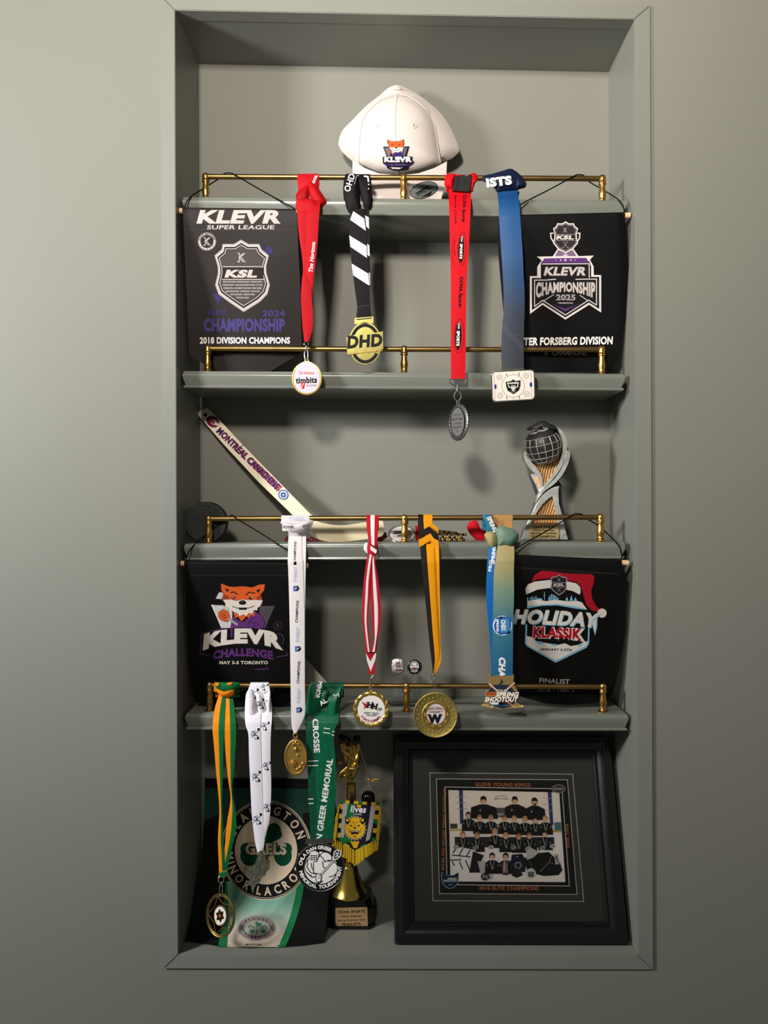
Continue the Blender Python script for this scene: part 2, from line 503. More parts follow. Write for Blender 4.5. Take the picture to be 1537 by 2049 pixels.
# ---------------------------------------------------------------- brass gallery rails
RL = [(0, 412, 353.5, 808, 355.5, 1205.5, 357.5), (1, 416, 697.5, 809, 699, 1204, 700), (2, 418, 1038, 810, 1036.5, 1202, 1035), (3, 420, 1371, 814, 1372.5, 1206.5, 1374)]
RLB = ['brass gallery rail on three posts along the topmost shelf, red ribbon hanging from it',
       'brass gallery rail along the second shelf, with no ribbon tied to it',
       'brass gallery rail along the third shelf, in front of the globe trophy',
       'brass gallery rail along the lowest shelf, green and white ribbons tied at its left']
def post(g, c, m):
    """turned post, c = foot centre; ball top covers the rod"""
    pr = [(.0, .0), (.0088, .0), (.0090, .0010), (.0072, .0022), (.0056, .0030), (.0052, .0042), (.0058, .0052), (.0060, .0062), (.0055, .0072),
          (.0056, .0100), (.0066, .0150), (.0064, .0190), (.0055, .0250), (.0049, .0310), (.0050, .0325), (.0064, .0330), (.0068, .0342), (.0064, .0354), (.0056, .0358), (.0062, .0364), (.0066, .0374), (.0062, .0384),
          (.0062, .0400), (.0064, .0435), (.0061, .0462), (.0050, .0484), (.0030, .0498), (.0, .0502)]
    g.lathe(pr, c, m, 20)
for (i, x0, y0, x1, y1, x2, y2), lb in zip(RL, RLB):
    A, M, B = P(x0, y0, YR), P(x1, y1, YR), P(x2, y2, YR)
    t = thing('gallery_rail', lb, 'rail', (M.x, YR, ztop(i, M.x)), 'brass rails along the shelf fronts')
    g = G(); g.tube([A, M, B], .0046, BRASSR, 16); g.obj('rod', t)
    for q in (A, M, B):
        g = G(); post(g, (q.x, YR, ztop(i, q.x)), BRASS)
        sc = (q.z-ztop(i, q.x))/.0437
        for v in g.bm.verts: v.co.z = ztop(i, q.x)+(v.co.z-ztop(i, q.x))*sc
        g.obj('post', t)
# ---------------------------------------------------------------- hanging banners
BLK = mat('banner_black_satin', (34, 27, 24), .55, bump=.15, bscale=900, spec=.25)
BLKD = mat('banner_deep_black', (12, 10, 9), .6, bump=.12, bscale=900, spec=.15)
CORD = mat('black_cord', (8, 8, 8), .8, spec=.1)
WOOD = mat('pale_dowel_wood', (222, 184, 140), .6, var=.05, vscale=60, stretch=(.2, 1, 1))
THREAD = ink((84, 78, 74))
def banner(label, pts, m, prof, dow, cord, wave):
    """prof: depth over py; dow: (x0,y0,x1,y1, xa, xb) dowel ends and cloth extent"""
    base = interp(prof)
    def surf(x, y): return base(x, y)+wave(x, y)
    x0, y0, x1, y1, xa, xb = dow
    mid = P((x0+x1)/2, (y0+y1)/2, .0185)
    t = thing('hanging_banner', label, 'banner', mid, 'black banners hung from the brass rails')
    g = cloth(pts, surf, m); 
    sy = lambda x: y0+(y1-y0)*(x-x0)/(x1-x0)
    g.tube([P(xa, sy(xa), .0195), P(xb, sy(xb), .0195)], .0055, m, 14)
    g.obj('cloth', t)
    g = G(); g.tube([P(x0, y0, .0195), P(x0+(x1-x0)*.004, sy(x0+(x1-x0)*.004), .0195), P(x1-(x1-x0)*.004, sy(x1-(x1-x0)*.004), .0195), P(x1, y1, .0195)], [.0040, .0048, .0048, .0040], WOOD, 14); g.obj('dowel', t)
    g = G(); c = [P(*p) for p in catmull(cord, 8)]
    rl = min(RL, key=lambda r: abs(r[2]-min(p[1] for p in cord)-6)); za, zb = P(rl[1], rl[2], YR), P(rl[5], rl[6], YR)
    for p in c:      # the cord lies over the rod, not through it
        d = Vector((0, p.y-YR, p.z-(za.z+(zb.z-za.z)*(p.x-za.x)/(zb.x-za.x))))
        if d.length < .0062: p += d.normalized()*(.0062-d.length)
    g.tube(c, .0011, CORD, 6); g.obj('cord', t)
    return t, surf
SIL = (188, 176, 170); SIL2 = (150, 142, 140); WHT = (236, 230, 224)

# upper left
t, sf = banner('brownish-black banner with large silver shield and purple CHAMPIONSHIP lettering, beside the plain red ribbon',
    [(366, 422), (594, 424), (600, 560), (604, 706), (572, 724), (541, 743), (440, 743), (408, 728), (379, 712), (374, 600)], BLK,
    [(425, .0130), (445, .0150), (743, .066)], (359, 422, 597, 425, 366.5, 593),
    [(370, 416, .019), (373, 405, .021), (385, 391, .030), (403, 380, .050), (414, 373, .056), (437, 358, .054), (448, 348, .050), (459, 346, .045), (470, 350, .040), (520, 379, .032), (588, 417, .020), (592, 420, .019)],
    lambda x, y: .0018*math.sin((x-380)/38+(y-430)/190)*max(0, min(1, (y-430)/80)))
A = Art(sf, (340, 330, 4.097))
def splat(A, cx, cy, r, m, seed, k=26):
    q = random.Random(seed); pts = []
    for i in range(k):
        a = 2*PI*i/k; rr = r*(.45+.75*q.random()**2); pts.append((cx+rr*math.cos(a), cy+rr*math.sin(a)))
    A.poly(pts, m)
    for _ in range(14):
        a = q.random()*2*PI; d = r*(1+1.1*q.random()); s_ = r*(.03+.08*q.random()); A.disc(cx+d*math.cos(a), cy+d*math.sin(a), s_, m, n=8)
PUR = (58, 48, 98)
splat(A, 815, 705, 46, PUR, 3); splat(A, 770, 660, 22, (46, 40, 66), 5); splat(A, 395, 1090, 48, PUR, 4); splat(A, 370, 1040, 20, (46, 40, 66), 9)
for i in range(54): u = 122+i*17; A.line([(u, 533+3*math.sin(i*1.9)), (u+9, 533+3*math.sin(i*1.9+1))], 3.2, THREAD)
A.text('KLEVR', 578, 426, 690, 112, SIL, shear=.28, bold=.05)
A.text('SUPER LEAGUE', 581, 511, 552, 34, SIL, shear=.18, bold=.02)
A.disc(304, 628, 74, SIL); A.disc(304, 628, 54, (44, 40, 38)); A.ring(304, 628, 70, 3, (60, 55, 52))
A.arc('KLEVR NETWORK', 304, 628, 61, 61, -75, 75, 15, (50, 45, 42), .03)
for a in (130, 155, 180, 205, 230): A.disc(304+61*math.sin(math.radians(a)), 628-61*math.cos(math.radians(a)), 4, (50, 45, 42), n=8)
def kmark(A, cx, cy, s, m, w):
    A.line([(cx-.9*s, cy-1.0*s), (cx-.45*s, cy-.9*s), (cx-.5*s, cy+.95*s), (cx-.95*s, cy+.8*s)], w, m)
    A.line([(cx+.75*s, cy-1.0*s), (cx-.2*s, cy-.15*s), (cx+.8*s, cy+1.0*s)], w, m)
    A.line([(cx+.35*s, cy-.95*s), (cx-.55*s, cy-.05*s), (cx+.35*s, cy+.95*s)], w, m)
kmark(A, 306, 628, 34, SIL, 5)
sh = [(583, 612), (645, 648), (732, 648), (752, 692), (812, 742), (790, 830), (792, 885), (821, 985), (800, 1060), (740, 1122), (605, 1207), (480, 1122), (398, 1060), (371, 985), (394, 885), (392, 830), (365, 742), (424, 692), (432, 648), (525, 648)]
def scl(pts, k, c=None, ky=None):
    cx = c[0] if c else sum(p[0] for p in pts)/len(pts); cy = c[1] if c else sum(p[1] for p in pts)/len(pts)
    return [(cx+(x-cx)*k, cy+(y-cy)*(ky or k)) for x, y in pts]
sc_ = (594, 890)
A.poly(sh, SIL2); A.poly(scl(sh, .975, sc_), (184, 172, 168)); A.poly(scl(sh, .90, sc_), (38, 34, 33)); A.line(scl(sh, .835, sc_), 6, SIL, True); A.poly(scl(sh, .80, sc_), (72, 66, 62))
A.poly([(430, 842), (762, 842), (768, 934), (428, 934)], (40, 36, 34))
A.line([(436, 834), (756, 834)], 6, SIL); A.line([(426, 938), (772, 938)], 6, SIL)
kmark(A, 588, 760, 38, SIL, 6)
A.text('KSL', 588, 892, 262, 66, SIL, shear=.3, bold=.06)
for i, (tx, wd) in enumerate([('KLEVR YOUNG KINGS - DURHAM MUSTANGS - TORONTO RAVENS', 320), ('NORTHERN GIANTS - YOUNG KINGS EASTERN ONTARIO - CITY ACES', 325), ('WARRIOR KYNG - GAUTHAMIST YOUNG KINGS - PURPLE COBRAS', 315), ('HAMILTON MOUNTAIN - EASTERN BLUES - YOUNG KINGS', 280), ('SMITH LIGHTNING - TORONTO STARS', 200), ('TROPICAL KINGS', 104)]):
    A.text(tx, 595, 958+i*26, wd, 13, SIL, bold=.02)
A.text('KLEVR', 394, 1208, 152, 46, PUR, bold=.03); A.text('2024', 852, 1217, 186, 52, (66, 56, 110), bold=.03)
A.text('CHAMPIONSHIP', 610, 1313, 664, 110, (70, 60, 118), bold=.045)
A.text('2018 DIVISION CHAMPIONS', 615, 1439, 740, 54, WHT, bold=.035)
A.obj('lettering', t)

# upper right
t, sf = banner('black banner with trophy badge reading CHAMPIONSHIP 2025, hung beside the blue ribbon',
    [(998, 434), (1249, 425), (1258, 530), (1251, 640), (1240, 722), (1190, 745), (1010, 745), (1009, 640), (1000, 540)], BLKD,
    [(432, .0130), (455, .0150), (745, .066)], (1002, 437.5, 1261.5, 431, 1003, 1249),
    [(1250, 425, .019), (1246, 410, .020), (1238, 400, .022), (1222, 389, .040), (1204, 378, .056), (1186, 368, .055), (1175, 360, .054), (1168, 351, .050), (1158, 350, .045), (1148, 353, .041), (1100, 379, .033), (1042, 409, .020), (1010, 430, .019)],
    lambda x, y: .0020*math.sin((x-1010)/44-(y-430)/170)*max(0, min(1, (y-440)/80))+(.010*((x-1238)/20)**2 if x > 1238 else 0))
A = Art(sf, (1020, 330, 4.097)); Wt = (214, 204, 198); PU = (92, 48, 112); DK = (24, 22, 22)
for sg in (-1, 1):
    A.line([(456+sg*96, 560), (456+sg*120, 560), (456+sg*117, 600), (456+sg*90, 642)], 9, Wt)
A.poly([(392, 690), (352, 752), (568, 752), (524, 690)], Wt); A.poly([(396, 700), (372, 748), (548, 748), (518, 700)], (120, 96, 124)); A.poly([(458, 724), (430, 748), (486, 748)], SIL)
s2 = [(458, 462), (487, 480), (526, 478), (536, 502), (562, 522), (549, 560), (552, 600), (561, 642), (520, 690), (458, 724), (395, 690), (356, 642), (365, 600), (368, 560), (355, 522), (381, 502), (391, 478), (430, 480)]
A.poly(s2, Wt); A.poly(scl(s2, .91, (458, 594)), DK); A.line(scl(s2, .84, (458, 594)), 4, SIL2, True); A.poly(scl(s2, .8, (458, 594)), (46, 42, 42))
A.poly([(386, 572), (530, 572), (530, 616), (386, 616)], DK); A.line([(384, 570), (532, 570)], 4, SIL2); A.line([(384, 618), (532, 618)], 4, SIL2)
kmark(A, 456, 534, 18, SIL2, 3.5); A.text('KSL', 457, 594, 142, 34, Wt, shear=.3, bold=.05)
A.line([(438, 626), (474, 678), (486, 678)], 4, SIL2); A.line([(476, 626), (440, 678), (428, 678)], 4, SIL2)
bd = [(222, 752), (350, 750), (568, 748), (690, 743), (658, 778), (688, 832), (690, 903), (750, 903), (750, 1210), (652, 1146), (457, 1268), (270, 1146), (166, 1222), (166, 912), (226, 912), (226, 836), (262, 782)]
A.poly(bd, Wt)
A.poly([(262, 790), (654, 790), (668, 834), (668, 918), (734, 918), (734, 1182), (650, 1128), (457, 1250), (270, 1130), (182, 1192), (182, 926), (250, 926), (250, 836)], DK)
A.line([(204, 1160), (204, 944), (300, 944), (380, 936)], 7, Wt); A.line([(712, 1150), (712, 936), (630, 936), (540, 938)], 7, Wt)
A.line([(204, 1160), (270, 1110), (457, 1230), (648, 1108), (712, 1150)], 7, Wt)
A.line([(252, 812), (252, 930)], 7, Wt); A.line([(266, 812), (652, 810), (652, 925)], 7, Wt); A.line([(274, 1118), (362, 1062)], 5, Wt); A.line([(640, 1112), (575, 1068)], 5, Wt)
A.poly([(284, 766), (626, 762), (652, 800), (262, 804)], PU)
for x, r in ((380, 6), (418, 9), (457, 13), (502, 9), (538, 6)): A.poly([(x+(r if k % 2 == 0 else r*.42)*math.sin(k*PI/5), 780-(r if k % 2 == 0 else r*.42)*math.cos(k*PI/5)) for k in range(10)], Wt)
A.text('KLEVR', 459, 872, 346, 72, SIL, shear=.25, bold=.045)
A.text('CHAMPIONSHIP', 458, 1030, 486, 140, SIL, bold=.05, warp=lambda x, y: (x, -70+(y+70)*(.58+.42*(x/243)**2)))
A.text('2025', 460, 1086, 160, 50, SIL2, bold=.04); A.text('TORONTO,ON', 457, 1133, 122, 11, Wt, bold=.03)
A.poly([(350, 1140), (457, 1180), (565, 1140), (457, 1200)], PU)
A.text('PETER FORSBERG DIVISION', 449, 1444, 792, 66, WHT, shear=.08, bold=.04, rot=-.8)
A.text('"A" CHAMPIONS', 448, 1540, 366, 44, SIL2, bold=.02)
A.obj('lettering', t)

# lower left, fox emblem
t, sf = banner('black banner with orange fox emblem and MAY 3-5 TORONTO lettering, beside the white ribbon',
    [(370, 1127), (612, 1131), (611, 1250), (608, 1340), (598, 1400), (560, 1413), (420, 1413), (390, 1404), (378, 1330), (372, 1220)], BLKD,
    [(1130, .0130), (1150, .0150), (1413, .068)], (362, 1127.5, 617, 1132, 370, 611),
    [(372, 1120, .019), (378, 1104, .021), (389, 1090, .030), (404, 1076, .050), (422, 1062, .056), (450, 1040, .054), (460, 1033, .050), (466, 1032.5, .045), (474, 1038, .041), (520, 1066, .033), (575, 1101, .022), (596, 1115, .020), (612, 1126, .019)],
    lambda x, y: .0018*math.sin((x-380)/40+(y-1100)/210)*max(0, min(1, (y-1140)/80)))
A = Art(sf, (340, 1100, 4.803)); OR = (206, 86, 36); OD = (150, 54, 30); W2 = (214, 202, 190); VI = (92, 44, 106); K0 = (20, 17, 17)
for i in range(52): u = 205+i*18.5; A.line([(u, 246+2*math.sin(i*1.7)), (u+9, 247)], 3, THREAD)
A.poly([(400, 530), (600, 540), (600, 752), (492, 752)], (196, 188, 186)); A.poly([(860, 540), (1008, 540), (915, 752), (860, 752)], (76, 68, 72))
A.poly([(440, 470), (470, 412), (520, 405), (520, 478)], (190, 184, 182))
A.poly([(395, 528), (412, 528), (500, 742), (490, 742)], W2)
A.poly([(600, 640), (700, 700), (820, 592), (880, 630), (912, 700), (900, 752), (580, 752)], VI); A.line([(820, 592), (880, 630), (912, 700), (900, 752)], 6, K0)
for q in ([(745, 715), (800, 660)], [(770, 700), (860, 705)], [(790, 735), (860, 722)]): A.line(q, 5, K0)
A.poly([(610, 600), (820, 592), (810, 640), (780, 625), (760, 655), (735, 640), (690, 690), (655, 645), (625, 655)], OR)
head = [(492, 325), (560, 352), (610, 358), (700, 352), (795, 362), (860, 335), (912, 332), (905, 390), (872, 428), (885, 470), (890, 520), (700, 600), (520, 500), (500, 478), (520, 430), (494, 385)]
A.poly(scl(head, 1.03), K0); A.poly(head, OR)
A.poly([(530, 368), (572, 388), (548, 408)], K0); A.poly([(872, 372), (828, 394), (852, 416)], K0)
A.poly([(505, 478), (520, 430), (560, 445), (575, 478)], OD); A.poly([(885, 470), (872, 428), (835, 452), (830, 482)], OD)
mz = [(508, 480), (580, 478), (640, 492), (695, 478), (760, 484), (830, 482), (892, 488), (870, 540), (840, 560), (842, 582), (810, 580), (790, 618), (760, 606), (735, 638), (705, 620), (670, 640), (650, 610), (618, 600), (600, 585), (560, 590), (566, 562), (530, 548), (535, 520)]
A.poly(scl(mz, 1.035), K0); A.poly(mz, W2)
A.disc(698, 508, 36, K0, ry=22); A.disc(692, 502, 14, (70, 60, 60), ry=6)
A.line([(600, 545), (640, 560), (700, 568), (760, 560), (812, 540)], 7, K0); A.poly([(655, 556), (745, 556), (735, 578), (668, 578)], K0)
A.line([(580, 412), (615, 406), (650, 428)], 10, K0); A.line([(730, 438), (760, 408), (822, 418)], 10, K0)
A.disc(612, 462, 20, K0, ry=13); A.disc(610, 460, 8, W2, ry=5); A.disc(778, 464, 20, K0, ry=13); A.disc(786, 460, 8, W2, ry=5)
fist = [(470, 600), (520, 575), (560, 600), (575, 650), (550, 692), (500, 680), (468, 650)]
A.poly(scl(fist, 1.07), K0); A.poly(fist, OR)
for k in range(3): A.line([(485+k*12, 628+k*18), (530+k*10, 610+k*18)], 5, K0)
A.poly([(470, 545), (500, 530), (520, 560), (480, 585)], (200, 192, 190)); A.line([(560, 660), (650, 722)], 22, (150, 146, 148))
ol = [(375, 1015), (288, 1000), (305, 805), (480, 762), (700, 742), (900, 762), (1075, 812), (1095, 862), (1078, 905), (1130, 1015), (1030, 1030)]
A.line(ol, 6, (96, 56, 104)); A.line([(595, 745), (592, 840)], 18, VI)
arch = lambda k, s_: (lambda x, y: (x*(1+.02*(y/80)), y*(1+.10*(x/k)**2)+s_*(x/k)**2))
A.text('KLEVR', 702, 828, 760, 146, W2, bold=.07, warp=arch(380, 62), out=K0, ow=.05)
A.text('CHALLENGE', 703, 985, 574, 78, VI, bold=.05, warp=arch(287, 32))
A.text('MAY 3-5 TORONTO', 709, 1085, 468, 32, W2, bold=.03)
A.line([(815, 1155), (940, 1135), (950, 1150), (840, 1152)], 5, VI)
A.ring(1038, 730, 40, 4, (80, 52, 80)); kmark(A, 1038, 730, 20, (80, 52, 80), 4)
A.text('CHAMPIONS', 826, 1342, 360, 36, (120, 114, 112), bold=.02)
A.obj('lettering', t)

# lower right, winter badge
t, sf = banner('black banner with red winter hat over a snowy badge and the word FINALIST',
    [(1010, 1114), (1243, 1125), (1254, 1150), (1252, 1260), (1240, 1340), (1223, 1399), (1180, 1408), (1140, 1411), (1090, 1407), (1045, 1395), (1014, 1380), (1011, 1250)], BLKD,
    [(1126, .0130), (1150, .0150), (1412, .070)], (1011, 1115, 1258, 1126.5, 1010, 1243),
    [(1245, 1117, .019), (1241, 1096, .020), (1236, 1088, .022), (1222, 1074, .040), (1206, 1059, .056), (1190, 1047, .055), (1178, 1040, .054), (1164, 1030, .050), (1155, 1029, .045), (1146, 1030, .041), (1100, 1059, .033), (1042, 1092, .020), (1014, 1110, .019)],
    lambda x, y: .0018*math.sin((x-1010)/42+(y-1100)/180)*max(0, min(1, (y-1150)/80)))
A = Art(sf, (940, 1020, 4.4529)); RD = (160, 16, 32); LB = (116, 170, 196); OW = (208, 198, 188)
for i in range(44): u = 430+i*20.5; A.line([(u, 516+i*1.28), (u+10, 517+i*1.28)], 3, (110, 104, 100) if i > 22 else THREAD)
A.poly([(552, 640), (580, 580), (640, 545), (740, 552), (860, 570), (960, 572), (1090, 576), (1112, 600), (1104, 660), (1082, 720), (1090, 790), (1120, 850), (1155, 885), (1140, 908), (1090, 895), (1040, 850), (1015, 770), (985, 680), (940, 640), (850, 628), (700, 612), (600, 622)], RD)
A.line([(640, 545), (740, 552), (860, 570), (960, 572), (1090, 576)], 8, (120, 20, 34))
A.line([(945, 640), (985, 680), (1012, 760)], 6, K0)
A.disc(1179, 921, 41, OW)
A.poly([(505, 755), (497, 700), (520, 665), (580, 640), (700, 626), (850, 634), (950, 655), (985, 690), (988, 740), (978, 756), (920, 725), (830, 705), (700, 698), (600, 712), (540, 740)], OW)
A.line([(505, 755), (500, 710), (530, 668)], 6, (150, 160, 170))
A.line([(517, 780), (517, 880)], 10, LB)
for x, h in ((540, 26), (556, 34), (572, 26), (590, 36), (606, 20), (705, 26), (716, 44), (730, 56), (745, 50), (758, 44), (772, 34), (786, 24)): A.line([(x, 806), (x, 806-h)], 9, LB)
A.line([(666, 808), (666, 730)], 5, LB); A.disc(666, 762, 6, LB, ry=9, n=10); A.disc(628, 800, 20, LB, ry=12)
for x, h in ((866, 46), (906, 60), (942, 42)):
    A.poly([(x, 820-h), (x+14, 810), (x-14, 810)], LB)
A.poly([(517, 812), (600, 800), (680, 815), (760, 800), (860, 815), (960, 812), (1000, 825), (1045, 888), (950, 862), (780, 842), (640, 850), (517, 858)], OW)
A.poly([(517, 858), (640, 846), (780, 840), (950, 862), (1045, 890), (1040, 892), (940, 880), (780, 852), (640, 856), (517, 880)], LB)
A.line([(505, 1020), (500, 1190), (520, 1215), (766, 1355), (1035, 1225), (1058, 1190), (1065, 960)], 14, LB)
A.poly([(507, 1125), (555, 1135), (590, 1170), (640, 1180), (700, 1190), (780, 1205), (850, 1190), (900, 1215), (960, 1205), (1010, 1180), (1050, 1170), (1050, 1195), (1030, 1218), (766, 1345), (524, 1210), (508, 1188)], OW)
A.poly([(590, 1170), (640, 1175), (660, 1195), (610, 1200)], LB); A.poly([(700, 1190), (780, 1200), (760, 1222)], LB); A.poly([(960, 1205), (1010, 1180), (990, 1225)], LB)
A.text('HOLIDAY', 772, 962, 755, 132, OW, shear=.22, bold=.05, rot=3.0, drop=(LB, 5, 8), ow=.0, warp=lambda x, y: (x, y+8*(x/377)**2))
A.poly([(1088, 1000), (1140, 960), (1135, 1050), (1118, 1122), (1100, 1060)], LB); A.poly([(1094, 1000), (1130, 968), (1126, 1050), (1116, 1105), (1104, 1050)], OW)
A.text('KLASSIK', 783, 1102, 436, 96, RD, bold=.05, rot=3, out=OW, ow=.045, warp=lambda x, y: (x, y*(1+.12*(x/218)**2)-4+6*(x/218)**2))
for x, l in ((638, 22), (716, 26), (792, 34), (838, 22), (880, 26), (932, 34), (962, 24)): A.poly([(x-5, 1136+(x-783)*.05), (x+5, 1136+(x-783)*.05), (x, 1136+l+(x-783)*.05)], OW)
A.text('JANUARY 2-5TH', 766, 1250, 284, 30, K0, shear=.3, bold=.04, rot=1.5); A.text('TORONTO,ON,CAN', 765, 1280, 155, 13, (150, 160, 170), rot=1.5)
s4 = [(796, 578), (822, 596), (858, 600), (868, 620), (862, 660), (866, 700), (840, 735), (796, 764), (750, 730), (718, 695), (728, 655), (722, 620), (732, 598), (770, 594)]
A.poly(s4, (150, 142, 142)); A.poly(scl(s4, .9, (796, 665)), (34, 30, 32)); A.text('KSL', 796, 668, 96, 24, SIL, shear=.2, bold=.05); A.line([(730, 646), (862, 650)], 4, SIL2); A.line([(730, 686), (862, 690)], 4, SIL2)
A.line([(780, 692), (808, 728)], 3, SIL2); A.line([(812, 694), (784, 728)], 3, SIL2); kmark(A, 796, 622, 11, SIL2, 3)
A.text('FINALIST', 757, 1526, 268, 42, (170, 164, 162), bold=.01, rot=3); A.text('2018 - TIER 1', 762, 1602, 320, 42, (150, 144, 142), bold=.01, rot=1)
A.obj('lettering', t)
# ---------------------------------------------------------------- medals on ribbons
def fab(name, col, rough=.65, sheen=0): return mat(name, col, rough, bump=.25, bscale=1500, spec=.2, sheen=sheen)
def gradmat(name, stops, rough=.5):
    """colour along the height of the band (0 bottom .. 1 top of the object)"""
    m = mat(name, (100, 100, 100), rough, spec=.35); nt = m.node_tree
    tc = nt.nodes.new('ShaderNodeTexCoord'); sp = nt.nodes.new('ShaderNodeSeparateXYZ'); cr = nt.nodes.new('ShaderNodeValToRGB')
    nt.links.new(tc.outputs['Generated'], sp.inputs[0]); nt.links.new(sp.outputs['Z'], cr.inputs[0])
    e = cr.color_ramp.elements
    while len(e) < len(stops): e.new(.5)
    for k, (p, c) in zip(e, stops): k.position = p; k.color = lin(c)
    nt.links.new(cr.outputs['Color'], nt.nodes['Principled BSDF'].inputs['Base Color']); return m
GOLD = mat('medal_gold', (222, 188, 100), .34, .95, var=.06, vscale=60)
GOLDD = mat('antique_gold', (206, 164, 84), .45, .9, var=.15, vscale=120)
SILV = mat('clasp_silver', (190, 186, 176), .22, 1)
DSIL = mat('dull_pewter', (110, 108, 106), .45, .9, var=.1, vscale=90)
PW = (226, 216, 216)
def yprof(yr, yf, lo=.008):
    """ribbon depth: over the rod (yr), over the shelf edge (yf), then free hanging"""
    return interp([(yr-6, .0462), (yr-2, .0418), (yr+6, .0408), (yf-6, .0270), (yf+4, .0180), (yf+18, .0105), (yf+34, lo)])
def rows(tf, ps, pr, d=0):
    """[(v, uL, uR)] crop coordinates -> ribbon rows"""
    out = []
    for r in ps:
        v, a, b = r[:3]; y = tf[1]+v/tf[2]; dd = d+(r[3] if len(r) > 3 else 0)
        vr = r[4] if len(r) > 4 else v; y2 = tf[1]+vr/tf[2]
        out.append((tf[0]+a/tf[2], y, tf[0]+b/tf[2], y2, dd, dd))
    CUR[0] = pr; return out
def ctr(p): return (sum(q[0] for q in p)/len(p), sum(q[1] for q in p)/len(p))
def smooth(p, n=4):
    q = [p[-1]]+list(p)+[p[0], p[1]]; out = []
    for i in range(1, len(q)-2):
        a, b, c, d = q[i-1], q[i], q[i+1], q[i+2]
        for j in range(n):
            t = j/n
            out.append(tuple(.5*((2*B)+(-A_+C_)*t+(2*A_-5*B+4*C_-D_)*t*t+(-A_+3*B-3*C_+D_)*t**3) for A_, B, C_, D_ in zip(a, b, c, d)))
    return out
def lump(g, tf, pts, Y, bulge, m, c=None, sm=3, back=.4, pw=.75):
    p = U(tf, pts); c = U(tf, [c])[0] if c else ctr(p)
    g.puff(smooth(p, sm) if sm else p, c, Y, bulge, m, back=back, p=pw)
def loopover(g, tf, u0, u1, v0, m, rail_y, cols=None, vb=None):
    """band passing over the rod and down behind it"""
    x0, x1 = tf[0]+u0/tf[2], tf[0]+u1/tf[2]
    rr = []
    for k in range(9):
        a = PI*k/8; Y = YR-.0054*math.cos(a); z = .0054*math.sin(a)
        kk = K(YR); yy = (rail_y)*1.0
        base = P(0, rail_y, YR).z
        rr.append([Vector(((x0-CX)*kk, Y, base+z)), Vector(((x1-CX)*kk, Y, base+z))])
    rr.append([Vector(((x0-CX)*kk, YR+.0054, base-.022)), Vector(((x1-CX)*kk, YR+.0054, base-.022))])
    rr.insert(0, [Vector(((x0-CX)*kk, YR-.0054, base-.010)), Vector(((x1-CX)*kk, YR-.0054, base-.010))])
    if cols:
        R2 = [[a.lerp(b, t) for t in [c[0] for c in cols]+[1.0]] for a, b in rr]; g.quadgrid(R2, None, False, [c[1] for c in cols]+[cols[-1][1]])
    else: g.quadgrid(rr, m)
def xdisc(g, c, prof, m, th=0, n=40, sx=1, tilt=0, sc=None):
    """turned disc facing the viewer; c = (px,py,Y); prof [(radius m, depth m towards viewer)]; th turns it about the vertical; sc(a) scales the outline"""
    o = P(*c); M = Matrix.Translation(o) @ Matrix.Rotation(tilt, 4, 'Y') @ Matrix.Rotation(th, 4, 'Z')
    rings = []
    for r, h in prof:
        rings.append([M @ Vector((r*sx*math.cos(2*PI*k/n)*(sc(2*PI*k/n) if sc and r > 0 else 1), -h, r*math.sin(2*PI*k/n)*(sc(2*PI*k/n) if sc and r > 0 else 1))) for k in range(n)])
    g.loft(rings, m, True)
def ringm(g, x, y, rx, ry, Y, wr, m, rot=0, turn=0):
    pts = [P(a, b, Y+turn*(a-x)*K(Y)) for a, b in circ(x, y, rx, ry, 20, rot)]
    g.tube(pts, wr, m, 8, closed=True)
def clasp(t, x, y, y2, Y, m=SILV, w=3.2):
    """swivel ring and lobster clasp between ribbon end and medal"""
    g = G(); ringm(g, x, y, 4.2, 4.6, Y, .0007, m, turn=.3)
    h = y2-y
    g.tube([P(x, y+3.5, Y), P(x, y+h*.30, Y)], [.0012, .0018], m, 8)
    g.tube([P(*p) for p in catmull([(x, y+h*.28, Y), (x-w, y+h*.5, Y), (x-w*.9, y+h*.85, Y), (x, y2, Y), (x+w*.9, y+h*.85, Y), (x+w, y+h*.5, Y), (x, y+h*.28, Y)], 4)], .0007, m, 8)
    g.obj('clasp', t)
MEDG = 'sports medals hung on the brass rails'
def medal(label, x, y, Y=.006): return thing('medal', label, 'medal', P(x, y, Y), MEDG)
RODY = {0: lambda x: 353.5+(x-412)*4/793, 2: lambda x: 1038-(x-418)*3/784, 3: lambda x: 1371+(x-420)*3/786}

# --- 1 red ribbon
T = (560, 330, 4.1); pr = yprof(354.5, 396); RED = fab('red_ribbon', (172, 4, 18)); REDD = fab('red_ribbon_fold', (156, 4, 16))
t = medal('small round gold-rimmed white medal on a plain red ribbon with white script', 614, 757)
g = G(); loopover(g, T, 147, 318, 0, RED, RODY[0](615))
L1 = Ribbon(rows(T, [(300, 140, 230, .002), (450, 146, 218, .003), (600, 160, 222, .003), (750, 182, 228, .003), (860, 190, 226, .002), (940, 182, 232, -.001), (1040, 174, 258, -.002), (1130, 174, 264, -.002), (1230, 180, 272, -.002), (1340, 188, 268, -.002), (1450, 202, 240, -.002)], pr), [(0, 1, RED)], bow=.0008).build(g)
R1 = Ribbon(rows(T, [(300, 222, 334), (450, 212, 320), (600, 215, 312), (750, 208, 298), (880, 214, 284), (1000, 232, 272), (1090, 252, 264)], pr), [(0, 1, RED)], bow=.0010).build(g)
lump(g, T, [(150, 85), (250, 75), (318, 80), (322, 190), (300, 230), (240, 250), (180, 240), (150, 180)], .0385, .004, RED, sm=3)
lump(g, T, [(240, 140), (300, 170), (340, 225), (385, 300), (360, 330), (315, 358), (270, 300), (240, 240)], .028, .010, RED)
lump(g, T, [(135, 235), (200, 180), (240, 170), (242, 250), (225, 300), (170, 310), (138, 290)], .029, .008, REDD)
